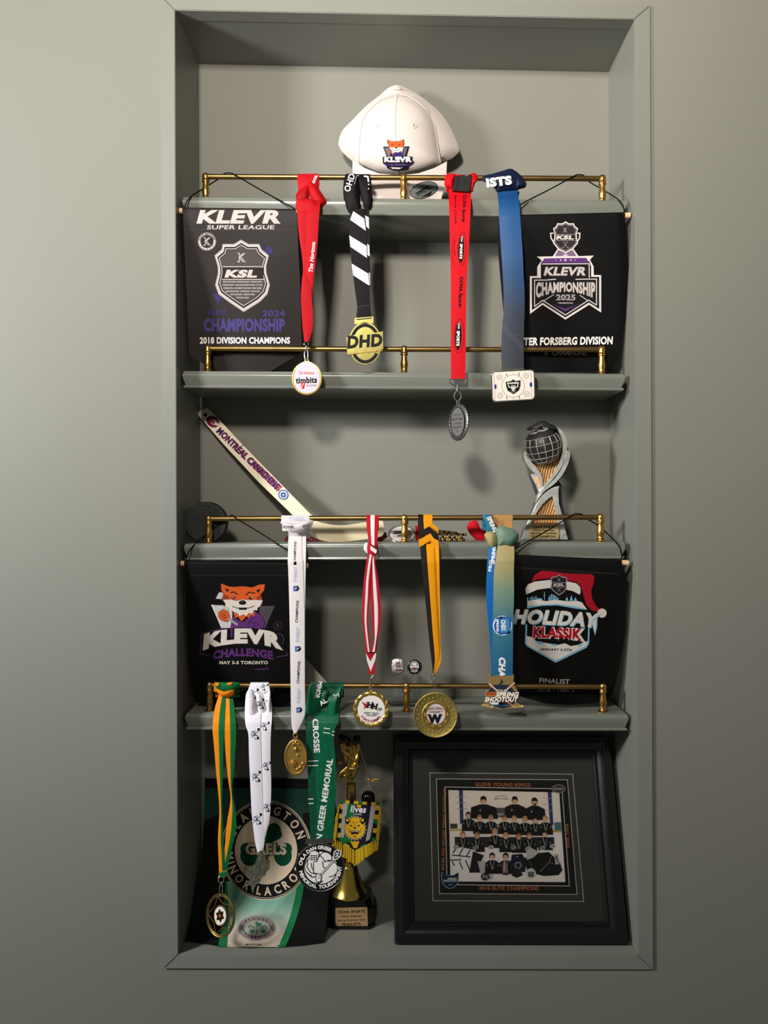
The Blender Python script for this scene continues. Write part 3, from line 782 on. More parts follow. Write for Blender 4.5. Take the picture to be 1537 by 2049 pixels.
lump(g, T, [(136, 290), (200, 280), (262, 280), (310, 330), (330, 350), (325, 390), (240, 400), (142, 390)], .0130, .004, RED)
g.obj('ribbon', t)
A = Art(R1.surf, T); A.text('Tim Hortons.', 264, 752, 258, 34, WHT, rot=-85, shear=.25, bold=.02); A.obj('lettering', t)
A = Art(.0335, T, lift=.0008); A.text('tons.', 283, 122, 92, 28, WHT, rot=-68, shear=.2, bold=.02); A.obj('lettering', t)
clasp(t, 613, 688.5, 722, .006)
xp, yp = T[0]+221/4.1, T[1]+1752/4.1; k = K(.006)
g = G(); xdisc(g, (xp, yp, .006), [(0, -.0015), (30*k, -.0015), (30.4*k, 0), (29.5*k, .0014), (27.5*k, .0016), (26.5*k, .0004), (0, .0004)], GOLD, sc=lambda a: 1+.10*abs(math.sin(a))**1.5+.06*max(0, math.sin(a))**30, n=48)
g.tube([P(a, b, .006) for a, b in circ(xp+.3, yp-36, 3.4, 3.2, 14)], .0009, GOLD, 8, closed=True)
md = g.obj('medal_disc', t)
A = Art(.0052, T); A.poly(circ(221, 1750, 108, 132, 40), (206, 198, 210)); A.text('Tim Hortons', 218, 1706, 128, 28, (196, 70, 44), shear=.2, bold=.02)
A.text('timbits', 218, 1766, 176, 52, (34, 24, 24), bold=.04, rot=-2); A.text('hockey', 262, 1810, 84, 26, (120, 70, 40), bold=.01, rot=-3)
A.poly([(170, 1815), (182, 1785), (200, 1775), (206, 1800), (200, 1835), (185, 1840)], (196, 40, 48)); A.line([(178, 1826), (196, 1790)], 5, (240, 230, 230))
A.obj('insert_print', md)

# --- 2 black and white ribbon
t = medal('gold ring medal with large black block letters on a black ribbon with white slanted bars', 729, 685)
BR_ = fab('black_ribbon', (15, 10, 12)); g = G(); loopover(g, T, 540, 740, 0, BR_, RODY[0](715))
R2b = Ribbon(rows(T, [(360, 640, 735, .003), (480, 660, 734, .002), (600, 690, 736, .0015), (750, 700, 740, .0015), (900, 710, 743, .0015), (1000, 715, 742, .001)], pr), [(0, 1, BR_)]).build(g)
R2 = Ribbon(rows(T, [(360, 590, 690, 0), (440, 572, 700), (580, 568, 712), (750, 583, 718), (900, 600, 730), (1020, 616, 737), (1160, 634, 745), (1245, 628, 752, 0, 1238), (1275, 628, 752, .0004, 1248)], pr), [(0, 1, BR_)], bow=.0006).build(g)
lump(g, T, [(540, 80), (600, 72), (640, 85), (650, 160), (660, 260), (668, 370), (640, 400), (580, 405), (545, 350), (522, 260), (522, 160)], .030, .010, BR_)
lump(g, T, [(640, 95), (700, 80), (740, 90), (752, 150), (757, 240), (768, 300), (755, 352), (725, 372), (690, 350), (662, 260), (640, 160)], .030, .009, BR_)
g.obj('ribbon', t)
for q in ([(603, 380), (692, 440), (706, 540), (576, 450)], [(569, 577), (711, 665), (715, 763), (579, 672)], [(589, 809), (726, 892), (733, 990), (602, 905)]):
    A = Art(R2.surf, T); A.poly(q, PW); A.obj('white_bar', t)
for q in ([(690, 408), (729, 430), (732, 525), (708, 505)], [(710, 640), (734, 660), (738, 750), (717, 738)], [(728, 880), (741, 890), (741, 985), (732, 985)]):
    A = Art(R2b.surf, T); A.poly(q, PW); A.obj('white_bar', t)
A = Art(R2.surf, T); A.line([(640, 1166), (742, 1150)], 3, (80, 74, 76)); A.obj('seam', t)
A = Art(.0205, T, lift=0); A.text('OHD', 572, 145, 150, 52, PW, rot=-72, bold=.02); A.line([(612, 160), (630, 90), (650, 84)], 4, (170, 164, 168)); A.obj('lettering', t)
A = Art(.0215, T, lift=0); A.line([(690, 92), (722, 96), (728, 140)], 12, PW); A.disc(730, 160, 6, PW); A.disc(728, 195, 5, PW); A.obj('lettering', t)
def ell(tf, u, v, ru, rv): return (tf[0]+u/tf[2], tf[1]+v/tf[2], ru/tf[2], rv/tf[2])
x, y, rx, ry = ell(T, 700, 1465, 134, 176)
BRG = mat('olive_brass_plate', (104, 98, 56), .34, 1, var=.12, vscale=90); BKE = mat('black_enamel', (8, 7, 8), .5, spec=.15)
g = G(); pr_ = lambda f, a, b, m, bv=.0006: g.prism(f, a, b, m, bevel=bv)
pr_(circ(x, y, rx, ry, 44), .0055, .0085, BRG); pr_(U(T, [(615, 1255), (768, 1243), (768, 1300), (612, 1308)]), .0055, .0085, BRG)
pr_(U(T, [(546, 1415), (600, 1395), (846, 1365), (852, 1510), (760, 1530), (550, 1562)]), .0045, .0080, BRG)
md = g.obj('medal_plate', t)
A = Art(.0052, T); A.ring(700, 1465, 112, 26, BKE, ry=150, n=44, a0=PI*1.03, a1=PI*1.93); A.ring(700, 1465, 112, 26, BKE, ry=150, n=44, a0=PI*.18, a1=PI*.80)
A.line([(628, 1268), (755, 1256)], 8, BKE); A.obj('enamel', md)
A = Art(.0042, T); A.text('DHD', 698, 1445, 288, 104, BKE, rot=-4, shear=.12, bold=.05); A.text('WORLDWIDE TOURNAMENT', 700, 1530, 290, 22, (206, 164, 92), rot=-5, bold=.02); A.obj('lettering', md)

# --- 3 red event ribbon with buckle, turned silver medal
T = (860, 330, 6.404); T2 = (860, 600, 6.404)
t = medal('pewter medal turned nearly edge-on, on a bright red ribbon with black oval logos', 917, 845, -.002)
RB = fab('bright_red_ribbon', (196, 6, 22)); g = G(); loopover(g, T, 210, 560, 0, RB, RODY[0](920))
R3 = Ribbon(rows(T, [(300, 244, 532), (420, 244, 530), (700, 254, 518), (1000, 258, 504), (1300, 267, 486), (1600, 271, 471), (1920, 270, 466)], pr)+rows(T2, [(300, 271, 466), (600, 271, 463), (1018, 273, 456)], pr), [(0, 1, RB)], bow=.0006).build(g)
lump(g, T, [(220, 115), (300, 112), (330, 120), (312, 240), (300, 312), (250, 300), (195, 275), (190, 200)], .032, .009, RB)
lump(g, T, [(530, 112), (588, 110), (625, 178), (585, 230), (560, 300), (540, 352), (510, 340), (520, 230)], .032, .009, RB)
g.obj('ribbon', t)
PLB = mat('black_plastic', (22, 20, 20), .3); g = G()
g.prism(U(T, [(330, 135), (540, 118), (532, 210), (515, 346), (400, 334), (292, 322), (312, 230)]), .0225, .034, PLB, bevel=.0012)
for u in (345, 365): g.tube([P(*U(T, [(u+10, 150)])[0], .0222), P(*U(T, [(u-12, 315)])[0], .0222)], .0006, PLB, 6)
g.prism(U(T, [(410, 190), (468, 188), (462, 262), (404, 262)]), .0218, .0235, PLB, bevel=.0006)
g.prism(U(T, [(455, 124), (496, 122), (490, 146), (450, 148)]), .0215, .0240, SILV)
g.obj('buckle', t)
INKB = (40, 10, 16)
A = Art(R3.surf, T); A.text('CCHA Sports', 436, 555, 350, 56, INKB, rot=93, bold=.05); A.text('Sports CCHA', 328, 570, 366, 30, INKB, rot=90, bold=.04)
def oval(A, cx, cy, rx, ry, rot=2):
    r_ = math.radians(rot)
    A.ring(cx, cy, rx, 5, INKB, ry=ry, rot=r_); A.poly(circ(cx-9, cy+2, rx*.68, ry*.82, 30, r_), (20, 14, 18))
    A.text('SPORTS', cx-12, cy+32, ry*.88, rx*.66, WHT, rot=92, bold=.05); A.text('CCHA', cx-2, cy-ry*.58, ry*.36, rx*.4, WHT, rot=92, bold=.03)
oval(A, 413, 1075, 52, 217, 2); A.ring(345, 1088, 62, 5, INKB, ry=215, a0=PI*.62, a1=PI*1.38); A.ring(345, 1060, 32, 8, INKB, ry=130, a0=PI*.7, a1=PI*1.3)
A.text('CCHA Sports', 392, 1630, 400, 58, INKB, rot=93, bold=.06); A.obj('lettering', t)
A = Art(R3.surf, T2); oval(A, 375, 462, 60, 220, 2)
for q in range(5): A.line([(290+q*32, 885-q%2*12), (310+q*32, 868)], 4, (150, 14, 34))
A.obj('lettering', t)
g = G(); k = K(.004); dr = [P(*U(T2, [(a, b)])[0], .004) for a, b in [(248, 1012)]+circ(358, 1018, 110, 86, 14, 0, PI, 0)+[(470, 1012)]]
dr = [P(*U(T2, [(a, b)])[0], .004) for a, b in circ(358, 1018, 110, 86, 16, 0, 0, PI)]
g.tube(dr, .0011, SILV, 8); g.tube([dr[0], dr[-1]], .0009, SILV, 8)
g.tube([P(*U(T2, [q])[0], .003) for q in ((360, 1078), (362, 1100), (352, 1170))], [.0016, .0026, .0022], SILV, 8)
g.tube([P(*U(T2, [q])[0], .003) for q in catmull([(352, 1165), (320, 1205), (316, 1255), (345, 1290), (380, 1285), (405, 1240), (385, 1180), (356, 1160)], 4)], .0012, SILV, 8)
g.obj('clasp', t)
g = G(); th = math.radians(62); x, y = 860+362/6.404, 600+1570/6.404; Rm = 36.3*K(0)
xdisc(g, (x, y, -.002), [(0, -.002), (Rm, -.002), (Rm*1.01, 0), (Rm*.93, .0016), (Rm*.84, .0018), (Rm*.82, .0008), (0, .0008)], DSIL, th=-th, n=96, sc=lambda a: 1+.018*math.cos(a*32))
ringm(g, x, y-39, 2.4, 4.5, -.002, .0009, DSIL)
md = g.obj('medal_disc', t)
sl = -math.tan(th)
A = Art(lambda px, py: -.002-.0018+(px-x+1)*K(0)*sl*1.0-.0004, T2)
A.poly(circ(357, 1566, 84, 180, 36), (104, 102, 100))
for i, (tx, w_) in enumerate((('CCHA Sports', 118), ('MIDGET Battle', 130), ('in the mid', 92), ('FINALISTS', 112), ('2019', 30))): A.text(tx, 354, 1475+i*52, w_, 30 if i < 4 else 16, (34, 32, 34), rot=-7, bold=.02)
A.obj('insert_print', md)

# --- 4 blue ribbon with rink plate
T = (860, 330, 6.404)
t = medal('white rectangular medal printed as an ice rink with shield, on a wide blue-to-grey ribbon', 1027, 771)
BLG = gradmat('blue_to_grey_ribbon', [(.0, (50, 52, 58)), (.30, (48, 54, 66)), (.52, (36, 70, 108)), (.62, (44, 80, 124)), (.85, (30, 76, 128)), (1, (16, 62, 112))]); NAVY = fab('navy_ribbon', (22, 30, 54), .4)
g = G(); R4 = Ribbon(rows(T, [(320, 862, 1122), (400, 872, 1135), (500, 883, 1150), (650, 888, 1160), (800, 896, 1170), (1100, 916, 1190), (1400, 936, 1202), (1600, 945, 1215), (1920, 945, 1214)], pr)+rows(T2, [(300, 932, 1209), (600, 918, 1205), (900, 926, 1205), (935, 928, 1203)], pr), [(0, 1, BLG)], bow=.0010, n=5).build(g)
g.obj('ribbon', t)
g = G(); R4b = Ribbon(rows(T, [(340, 960, 1150, .004), (700, 890, 1100, .004), (1100, 880, 1080, .004), (1400, 905, 1000, .004), (1700, 945, 1000, .003)], pr), [(0, 1, BLKD)]).build(g)
lump(g, T, [(665, 185), (715, 132), (800, 112), (930, 75), (1030, 47), (1090, 72), (1180, 145), (1208, 200), (1150, 300), (1040, 330), (900, 345), (862, 352), (830, 300), (760, 255)], .030, .011, NAVY)
lump(g, T, [(1060, 90), (1120, 90), (1205, 185), (1240, 235), (1225, 290), (1150, 312), (1110, 340), (1060, 300)], .034, .012, NAVY)
g.obj('ribbon_knot', t, label='dark navy folded knot over the rod')
A = Art(lambda x_, y_: .0170, T, lift=0); A.text('ISTS', 888, 212, 330, 118, WHT, rot=-7, bold=.06); A.obj('lettering', t)
A = Art(R4.surf, T2)
for j in range(3):
    for i in range(11): A.disc(948+i*24-j*2, 322+i*27+j*26-i*1, 3.5, (176, 172, 170), n=6)
A.obj('dotted_lettering', t)
A = Art(R4.surf, T2); A.line([(1075, 448), (1205, 442)], 4, (84, 88, 96)); A.obj('seam', t)
A = Art(R4.surf, T2); A.poly([(928, 895), (1205, 885), (1205, 925), (932, 940)], (20, 20, 28)); A.obj('dark_hem', t)
IVW = mat('ivory_enamel', (226, 214, 202), .3); g = G()
def rrect(c4, r, n=5):
    out = []
    for i in range(4):
        p, a, b = Vector(c4[i]), Vector(c4[i-1]), Vector(c4[(i+1) % 4]); u = (a-p).normalized()*r; v = (b-p).normalized()*r
        for j in range(n+1):
            s_ = j/n*PI/2; q = p+u*(1-math.sin(s_))+v*(1-math.cos(s_)); out.append(tuple(q))
    return out
g.prism(U(T2, rrect([(783, 918), (1345, 888), (1354, 1278), (798, 1312)], 48)), .0052, .0085, SILV, bevel=.0009)
g.prism(U(T2, [(918, 885), (1212, 880), (1212, 905), (918, 915)]), .0056, .0082, SILV)
md = g.obj('medal_plate', t)
A = Art(.0050, T2); BLU = (44, 52, 120); GR = (120, 108, 98)
A.poly(rrect([(798, 930), (1332, 902), (1340, 1268), (812, 1298)], 42), IVW)
for q in (([(822, 925), (838, 1285)]), ([(1295, 905), (1308, 1258)])): A.line(q, 5, (150, 90, 100))
for q in ([(984, 945), (988, 975)], [(1070, 940), (1070, 962)], [(1143, 930), (1148, 975)], [(985, 1235), (990, 1278)], [(1068, 1245), (1072, 1280)], [(1146, 1225), (1150, 1268)]): A.line(q, 9 if q[0][0] in (984, 1143, 985, 1146) else 4, (44, 44, 66))
for cx_, cy_ in ((895, 992), (1238, 972), (900, 1228), (1242, 1205)): A.ring(cx_, cy_, 33, 5, GR); A.ring(cx_, cy_, 15, 3, GR); A.disc(cx_, cy_, 4, (170, 60, 60))
A.disc(843, 1112, 15, BLU, ry=32); A.disc(1297, 1087, 17, BLU, ry=32)
A.disc(1070, 1105, 145, (228, 216, 202)); A.ring(1070, 1105, 145, 5, GR)
A.poly([(972, 1050), (1035, 1042), (1068, 1018), (1100, 1040), (1165, 1030), (1164, 1100), (1145, 1160), (1075, 1210), (1000, 1165), (980, 1110)], (24, 22, 22))
A.text('RAIDERS', 1068, 1066, 150, 24, WHT, bold=.04, rot=-2); A.line([(1005, 1085), (1012, 1115), (1050, 1128)], 9, WHT); A.line([(1130, 1080), (1128, 1112), (1095, 1128)], 9, WHT)
A.poly([(1040, 1098), (1100, 1096), (1096, 1140), (1080, 1172), (1062, 1172), (1046, 1140)], (200, 192, 184)); A.line([(1046, 1110), (1094, 1108)], 6, (30, 28, 28)); A.line([(1035, 1170), (1070, 1190), (1105, 1165)], 4, (150, 144, 140))
A.obj('rink_print', md)
# --- 5 white ribbon, oval antique medal
T = (340, 790, 4.803); T2 = (340, 1100, 4.803); T3 = (340, 1340, 3.4932); pr = yprof(1037, 1089, .0035)
WR = fab('white_ribbon', (226, 217, 214)); WR2 = fab('white_ribbon_back', (222, 214, 216)); LBL = (110, 140, 200); NB = (22, 20, 30)
t = medal('oval antique gold rose medal on a long white ribbon printed with mountain shields', 592, 1515)
g = G(); loopover(g, T, 1075, 1340, 0, WR, RODY[2](590))
B = Ribbon(rows(T, [(1170, 1080, 1340), (1260, 1100, 1345), (1330, 1140, 1312, .001), (1500, 1136, 1308, .001)], pr)+rows(T2, [(100, 1140, 1306, .0010), (500, 1160, 1300, .0010), (900, 1180, 1296, .0010), (1300, 1190, 1294, .001)], pr), [(0, 1, WR2)]).build(g)
Fr = Ribbon(rows(T, [(1300, 1150, 1262, 0), (1400, 1138, 1266), (1630, 1134, 1272)], pr)+rows(T2, [(100, 1134, 1276), (400, 1144, 1286), (700, 1151, 1294), (1000, 1156, 1296), (1300, 1160, 1297), (1540, 1164, 1300), (1620, 1166, 1284), (1700, 1172, 1248), (1765, 1192, 1216)], pr), [(0, 1, WR)], bow=.0008).build(g)
lump(g, T, [(1060, 1218), (1140, 1232), (1260, 1228), (1366, 1200), (1372, 1250), (1330, 1300), (1240, 1325), (1150, 1322), (1110, 1280)], .020, .010, WR)
g.obj('ribbon', t)
A = Art(.0335, T, lift=0); A.text('EVEREST', 1222, 1185, 150, 22, LBL, bold=.0); A.obj('lettering', t)
A = Art(.0085, T, lift=0); A.text('IONS', 1138, 1270, 92, 26, NB, rot=-4, bold=.03); A.text('SNOI', 1312, 1256, 76, 26, NB, rot=-14, bold=.03); A.obj('lettering', t)
A = Art(Fr.surf, T); A.text('CHAMPIONS', 1202, 1510, 200, 24, NB, rot=-88, bold=.03); A.obj('lettering', t)
A = Art(Fr.surf, T2)
for u, v, k_ in ((1208, 235, 1), (1213, 373, 2), (1222, 595, 0), (1230, 815, 1), (1230, 953, 2), (1236, 1180, 0), (1240, 1402, 1), (1243, 1540, 2)):
    if k_ == 0: A.text('CHAMPIONS', u, v, 214, 26, NB, rot=-87, bold=.03)
    elif k_ == 1: A.text('EVEREST', u, v, 140, 30, LBL, rot=-87, bold=-.003)
    else:
        A.poly([(u-28, v-24), (u+4, v-26), (u+2, v+26), (u-26, v+27)], (52, 92, 176)); A.poly([(u+2, v-27), (u+20, v-24), (u+32, v), (u+18, v+20), (u+2, v+26)], NB)
        A.line([(u-16, v+10), (u-6, v-6), (u+2, v+2), (u+10, v-12)], 5, PW)
A.obj('lettering', t)
x, y = 340+880/3.4932, 1340+612/3.4932; clasp(t, x-1, 1472, 1482, .0015, GOLDD)
g = G(); k = K(.0015); rx, ry = 22.5*k, 35.5*k
xdisc(g, (x, y, .0015), [(0, -.002), (rx, -.002), (rx*1.03, 0), (rx*.97, .0018), (rx*.90, .0018), (rx*.86, .0004), (0, .0006)], GOLDD, n=44, sc=lambda a: 1/math.sqrt(math.cos(a)**2+(math.sin(a)*rx/ry)**2))
for i in range(30):
    a = 2*PI*i/30; g.lathe([(0, .0), (.0007, .0002), (.0005, .0007), (0, .0009)], P(x+20.6*math.cos(a), y-32.8*math.sin(a), .0), GOLDD, 6, 'y')
for r, q in ((.0052, 0), (.0040, 1), (.0028, 2), (.0016, 3)):
    pts = [P(x-5, y+13, -.0005-q*.0006)+Vector((r*math.cos(a)*(1+.1*math.sin(5*a+q)), 0, r*math.sin(a)*(1+.12*math.cos(4*a)))) for a in [2*PI*j/20 for j in range(20)]]
    g.tube(pts, .0008, GOLDD, 6, closed=True)
for u, v, a, l, w_ in ((0, -29, 0, .0075, .0022), (-5, -26, -.5, .006, .002), (5, -26, .5, .006, .002), (0, -16, .1, .009, .0032), (4, -4, .8, .006, .002), (8, 20, 2.5, .007, .0024), (14, 12, 2.2, .006, .002), (3, 24, 2.9, .006, .0022)):
    c = P(x+u, y+v, -.0003); d = Vector((math.sin(a), 0, -math.cos(a)))
    g.tube([c-d*l/2, c-d*l/4, c, c+d*l/3, c+d*l/2], [.0003, w_*.8, w_, w_*.6, .0002], GOLDD, 8)
g.obj('medal_disc', t)

# --- 6 red and white striped ribbon
T = (680, 1020, 4.268)
RW = fab('crimson_stripe', (176, 16, 36)); t = medal('gold fluted medal with white centre on a red ribbon with a white middle stripe', 743, 1420)
st = [(0, .33, RW), (.33, .67, WR), (.67, 1, RW)]
g = G(); loopover(g, T, 228, 333, 0, None, RODY[2](745), cols=[(0, RW), (.33, WR), (.67, RW)])
Ribbon(rows(T, [(45, 228, 333), (120, 230, 330), (200, 236, 326), (300, 248, 318), (380, 246, 300)], pr), st, bow=.001).build(g)
Ribbon(rows(T, [(380, 258, 300, .001), (450, 268, 304, .001), (600, 263, 328, .001), (750, 266, 345, .001), (850, 270, 352, .001), (950, 274, 350, .001), (1050, 284, 336), (1130, 288, 318), (1215, 264, 312)], pr), [(0, .3, RW), (.3, .68, WR), (.68, 1, RW)], bow=.0008).build(g)
Ribbon(rows(T, [(380, 240, 286), (450, 226, 278), (600, 205, 262), (750, 194, 256), (850, 191, 248), (950, 194, 242), (1050, 204, 248), (1130, 214, 256), (1215, 226, 266)], pr), [(0, .38, RW), (.38, .72, WR), (.72, 1, RW)], bow=.0008).build(g)
g.prism(U(T, [(216, 1140), (262, 1214), (322, 1118), (312, 1240), (303, 1290), (298, 1402), (246, 1402), (240, 1320), (228, 1270)]), .0070, .0085, RW)
lump(g, T, [(212, 290), (240, 285), (250, 330), (248, 375), (225, 368), (204, 335)], .017, .004, WR)
lump(g, T, [(236, 300), (262, 290), (320, 332), (322, 350), (300, 400), (275, 400), (240, 380)], .013, .007, RW)
g.obj('ribbon', t)
A = Art(.0066, T, lift=0); A.poly([(224, 1225), (262, 1296), (312, 1205), (308, 1255), (300, 1290), (264, 1382), (232, 1290)], WR); A.obj('logo_print', t)
A = Art(.0052, T, lift=0); A.poly([(262, 306), (318, 345), (308, 378), (262, 342)], WR); A.obj('logo_print', t)
g = G(); g.tube([P(*U(T, [q])[0], .006) for q in ((240, 1412), (262, 1445), (290, 1410))], .0007, SILV, 8); g.tube([P(*U(T, [q])[0], .006) for q in ((262, 1440), (264, 1475), (262, 1530))], [.0008, .0017, .0010], SILV, 8); ringm(g, 742, 1020+1530/4.268, 2.6, 4, .006, .0008, GOLD); g.obj('clasp', t)
x, y = 680+268/4.268, 1020+1705/4.268; k = K(.005); g = G()
xdisc(g, (x, y, .005), [(0, -.002), (35.5*k, -.002), (36.3*k, 0), (35*k, .0014), (31*k, .0024), (28.5*k, .0016), (28*k, .0010), (0, .0010)], GOLD, n=60, sc=lambda a: 1+.018*math.sin(a*15))
for i in range(15):
    a = 2*PI*i/15+.1
    g.tube([P(x+(28.3+7.2*j/5)*math.cos(a+.42*j/5), y-(28.3+7.2*j/5)*math.sin(a+.42*j/5), .0030+.0009*abs(j-2.5)/2.5) for j in range(6)], [.0004, .0012, .0019, .0020, .0014, .0004], GOLD, 6)
md = g.obj('medal_disc', t)
A = Art(.0038, T); A.poly(circ(268, 1708, 117, 124, 40), (238, 228, 220)); MR = (150, 26, 34)
A.line([(186, 1640), (250, 1690), (320, 1700), (352, 1705)], 6, NB); A.line([(200, 1650), (236, 1690)], 14, MR); A.line([(238, 1640), (210, 1700)], 12, MR); A.line([(205, 1672), (240, 1665)], 9, MR)
A.text('H', 258, 1668, 44, 54, NB, shear=.3, bold=.06); A.text('H', 298, 1680, 46, 50, NB, shear=.3, bold=.07); A.line([(305, 1705), (350, 1692), (362, 1704), (330, 1718), (310, 1712)], 5, (60, 60, 70))
A.text('HNST TRCH', 270, 1738, 128, 17, NB, shear=.3, bold=.05, rot=3); A.text('HOCKEY', 275, 1756, 92, 15, NB, shear=.3, bold=.05, rot=2)
A.arc('3 ON 3 CHAMPS', 268, 1702, 96, 104, 234, 132, 24, MR, .05, flip=True); A.obj('insert_print', md)

# --- 7 black and yellow ribbon
YL = fab('amber_ribbon', (232, 150, 8)); BK = fab('brown_black_ribbon', (30, 22, 18)); t = medal('large brass medal with a black W in its centre, on a black and amber ribbon', 871, 1429)
g = G(); loopover(g, T, 668, 790, 0, None, RODY[2](850), cols=[(0, BK), (.38, YL)])
Ribbon(rows(T, [(40, 668, 780), (120, 672, 790), (200, 676, 800), (290, 682, 830, .003)], pr), [(0, .38, BK), (.38, 1, YL)]).build(g)
Ribbon(rows(T, [(300, 780, 846, .002), (450, 795, 850, .002), (600, 800, 852, .002), (900, 815, 856, .002), (1100, 830, 860, .002), (1240, 838, 866, .001), (1310, 832, 858, 0), (1365, 808, 834, 0), (1400, 800, 815, 0)], pr), [(0, .12, BK), (.12, 1, YL)]).build(g)
B7 = Ribbon(rows(T, [(290, 684, 800), (450, 697, 808), (600, 712, 815), (750, 728, 822), (900, 743, 830), (1050, 757, 838), (1200, 772, 850), (1290, 784, 846), (1360, 792, 822), (1405, 796, 812)], pr), [(0, .46, BK), (.46, 1, YL)], bow=.001).build(g)
g.obj('ribbon', t)
g = G()
def band(pts, Y, m, th=.0012): g.prism(U(T, pts), Y, Y+th, m)
band([(770, 105), (836, 150), (845, 225), (800, 195), (765, 145)], .0330, YL); band([(680, 190), (765, 140), (772, 190), (690, 245), (672, 240)], .0300, BK)
band([(765, 145), (842, 205), (848, 270), (800, 240), (768, 190)], .0280, BK); band([(674, 255), (776, 205), (774, 262), (684, 320), (678, 300)], .0180, YL); band([(776, 235), (842, 262), (850, 330), (782, 330)], .0175, YL)
g.obj('ribbon_knot', t)
g = G(); ringm(g, 680+800/4.268, 1020+1420/4.268, 4, 5, .006, .0008, SILV); g.tube([P(*U(T, [q])[0], .006) for q in catmull([(805, 1450), (795, 1485), (800, 1530), (812, 1540), (822, 1500), (812, 1460)], 3)], .0009, SILV, 8); g.obj('clasp', t)
OLG = mat('olive_gold', (190, 166, 92), .44, .9, bump=.5, bscale=260, var=.12, vscale=50)
x, y = 680+818/4.268, 1020+1752/4.268; k = K(.005); g = G()
xdisc(g, (x, y, .005), [(0, -.002), (43.5*k, -.002), (44.3*k, 0), (44.0*k, .0012), (42.6*k, .0016), (41.5*k, .0010), (27.5*k, .0004), (26*k, .0018), (24.8*k, .0018), (24*k, .0006), (0, .0006)], OLG, n=56, sc=lambda a: 1+.025*abs(math.sin(a)))
for i in range(26):
    a = 2*PI*i/26; r = 35+2.5*math.sin(i*2.3)
    g.lathe([(0, 0), (.0018, .0003), (.0012, .0010), (0, .0012)], P(x+r*math.cos(a), y-r*math.sin(a), .0044), OLG, 7, 'y')
md = g.obj('medal_disc', t)
A = Art(.0040, T); AM = (190, 140, 40)
A.disc(822, 1746, 104, (120, 98, 44), ry=112); A.ring(822, 1746, 96, 10, AM, ry=104); 
for i in range(10): A.ring(822, 1746, 96, 7, NB, ry=104, a0=2*PI*i/10+.12, a1=2*PI*(i+1)/10-.16)
A.ring(822, 1746, 84, 5, (120, 60, 30), ry=92); A.disc(822, 1746, 80, (214, 196, 190), ry=88)
A.text('W', 812, 1786, 128, 82, NB, bold=.08); A.text('Lakeshore Minor', 812, 1700, 126, 18, (70, 44, 30), bold=.03); A.text('Tournament', 814, 1722, 96, 15, (70, 44, 30), bold=.03); A.ring(812, 1710, 70, 4, (70, 44, 30), ry=24)
A.obj('insert_print', md)

# --- 8 tan to blue ribbon, shaped medal
T = (940, 1020, 4.4529)
TB = gradmat('tan_to_blue_ribbon', [(0, (30, 92, 130)), (.20, (44, 104, 134)), (.42, (66, 118, 130)), (.66, (120, 142, 118)), (.80, (160, 152, 108)), (1, (170, 152, 104))]); BB = gradmat('bright_blue_ribbon', [(0, (24, 92, 140)), (.5, (8, 96, 176)), (1, (30, 110, 170))]); TAN = fab('tan_ribbon', (178, 132, 76), .4); SAG = fab('sage_satin_ribbon', (112, 134, 116), .35); TL = fab('teal_ribbon', (40, 110, 134), .45)
t = medal('shaped gold medal with crossed sticks under a wide ribbon fading from tan to blue', 1006, 1385, .004)
pr8 = yprof(1036.5, 1088, .006)
g = G(); loopover(g, T, 205, 380, 0, TAN, RODY[2](1005)); loopover(g, T, 115, 195, 0, TL, RODY[2](975))
Ribbon(rows(T, [(45, 205, 380), (120, 230, 378), (200, 290, 378)], pr8), [(0, 1, TAN)]).build(g); g.obj('ribbon_loop', t)
g = G(); B8 = Ribbon(rows(T, [(315, 172, 240, .004), (450, 158, 230, .004), (560, 152, 225, .004), (700, 147, 215, .004), (850, 152, 212, .004), (1000, 165, 210, .004), (1150, 178, 212, .004), (1300, 188, 210, .003), (1440, 192, 206, .002)], pr8), [(0, 1, BB)]).build(g); g.obj('ribbon', t, label='bright blue back strand')
g = G(); F8 = Ribbon(rows(T, [(300, 258, 392), (360, 242, 398), (450, 232, 397), (560, 216, 394), (750, 211, 395), (1000, 206, 388), (1250, 198, 385), (1400, 193, 384), (1482, 190, 382)], pr8), [(0, 1, TB)], bow=.0012).build(g); g.obj('ribbon', t, label='front strand fading from tan to blue')
g = G(); lump(g, T, [(115, 48), (188, 50), (212, 100), (248, 178), (250, 205), (200, 215), (155, 192), (140, 120)], .036, .006, TL)
lump(g, T, [(130, 218), (185, 192), (230, 215), (245, 290), (215, 335), (175, 322), (150, 270)], .020, .008, fab('straw_ribbon', (168, 154, 104), .4)); g.obj('ribbon_knot', t)
g = G(); lump(g, T, [(232, 205), (262, 145), (330, 152), (400, 180), (438, 220), (425, 285), (370, 325), (300, 322), (248, 330), (240, 270)], .021, .011, SAG, sm=2)
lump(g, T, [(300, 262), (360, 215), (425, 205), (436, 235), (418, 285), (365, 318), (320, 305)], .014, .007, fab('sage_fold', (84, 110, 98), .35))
g.obj('ribbon_knot', t)
A = Art(.0265, T, lift=0); A.text('SPRING', 200, 130, 150, 42, WHT, rot=65, bold=.05); A.obj('lettering', t)
A = Art(B8.surf, T); A.text('SPRING', 212, 400, 170, 34, WHT, rot=-86, bold=.05); A.obj('lettering', t)
A = Art(B8.surf, T); A.text('PRO', 184, 500, 100, 30, WHT, rot=-84, bold=.05); A.obj('lettering', t)
A = Art(F8.surf, T)
A.poly(circ(292, 1032, 86, 88, 20), WHT); A.poly([(215, 1030), (240, 960), (300, 950), (365, 960), (370, 1040), (355, 1105), (270, 1115), (225, 1080)], (28, 84, 160)); A.poly([(272, 970), (352, 965), (356, 1090), (274, 1096)], (64, 138, 190))
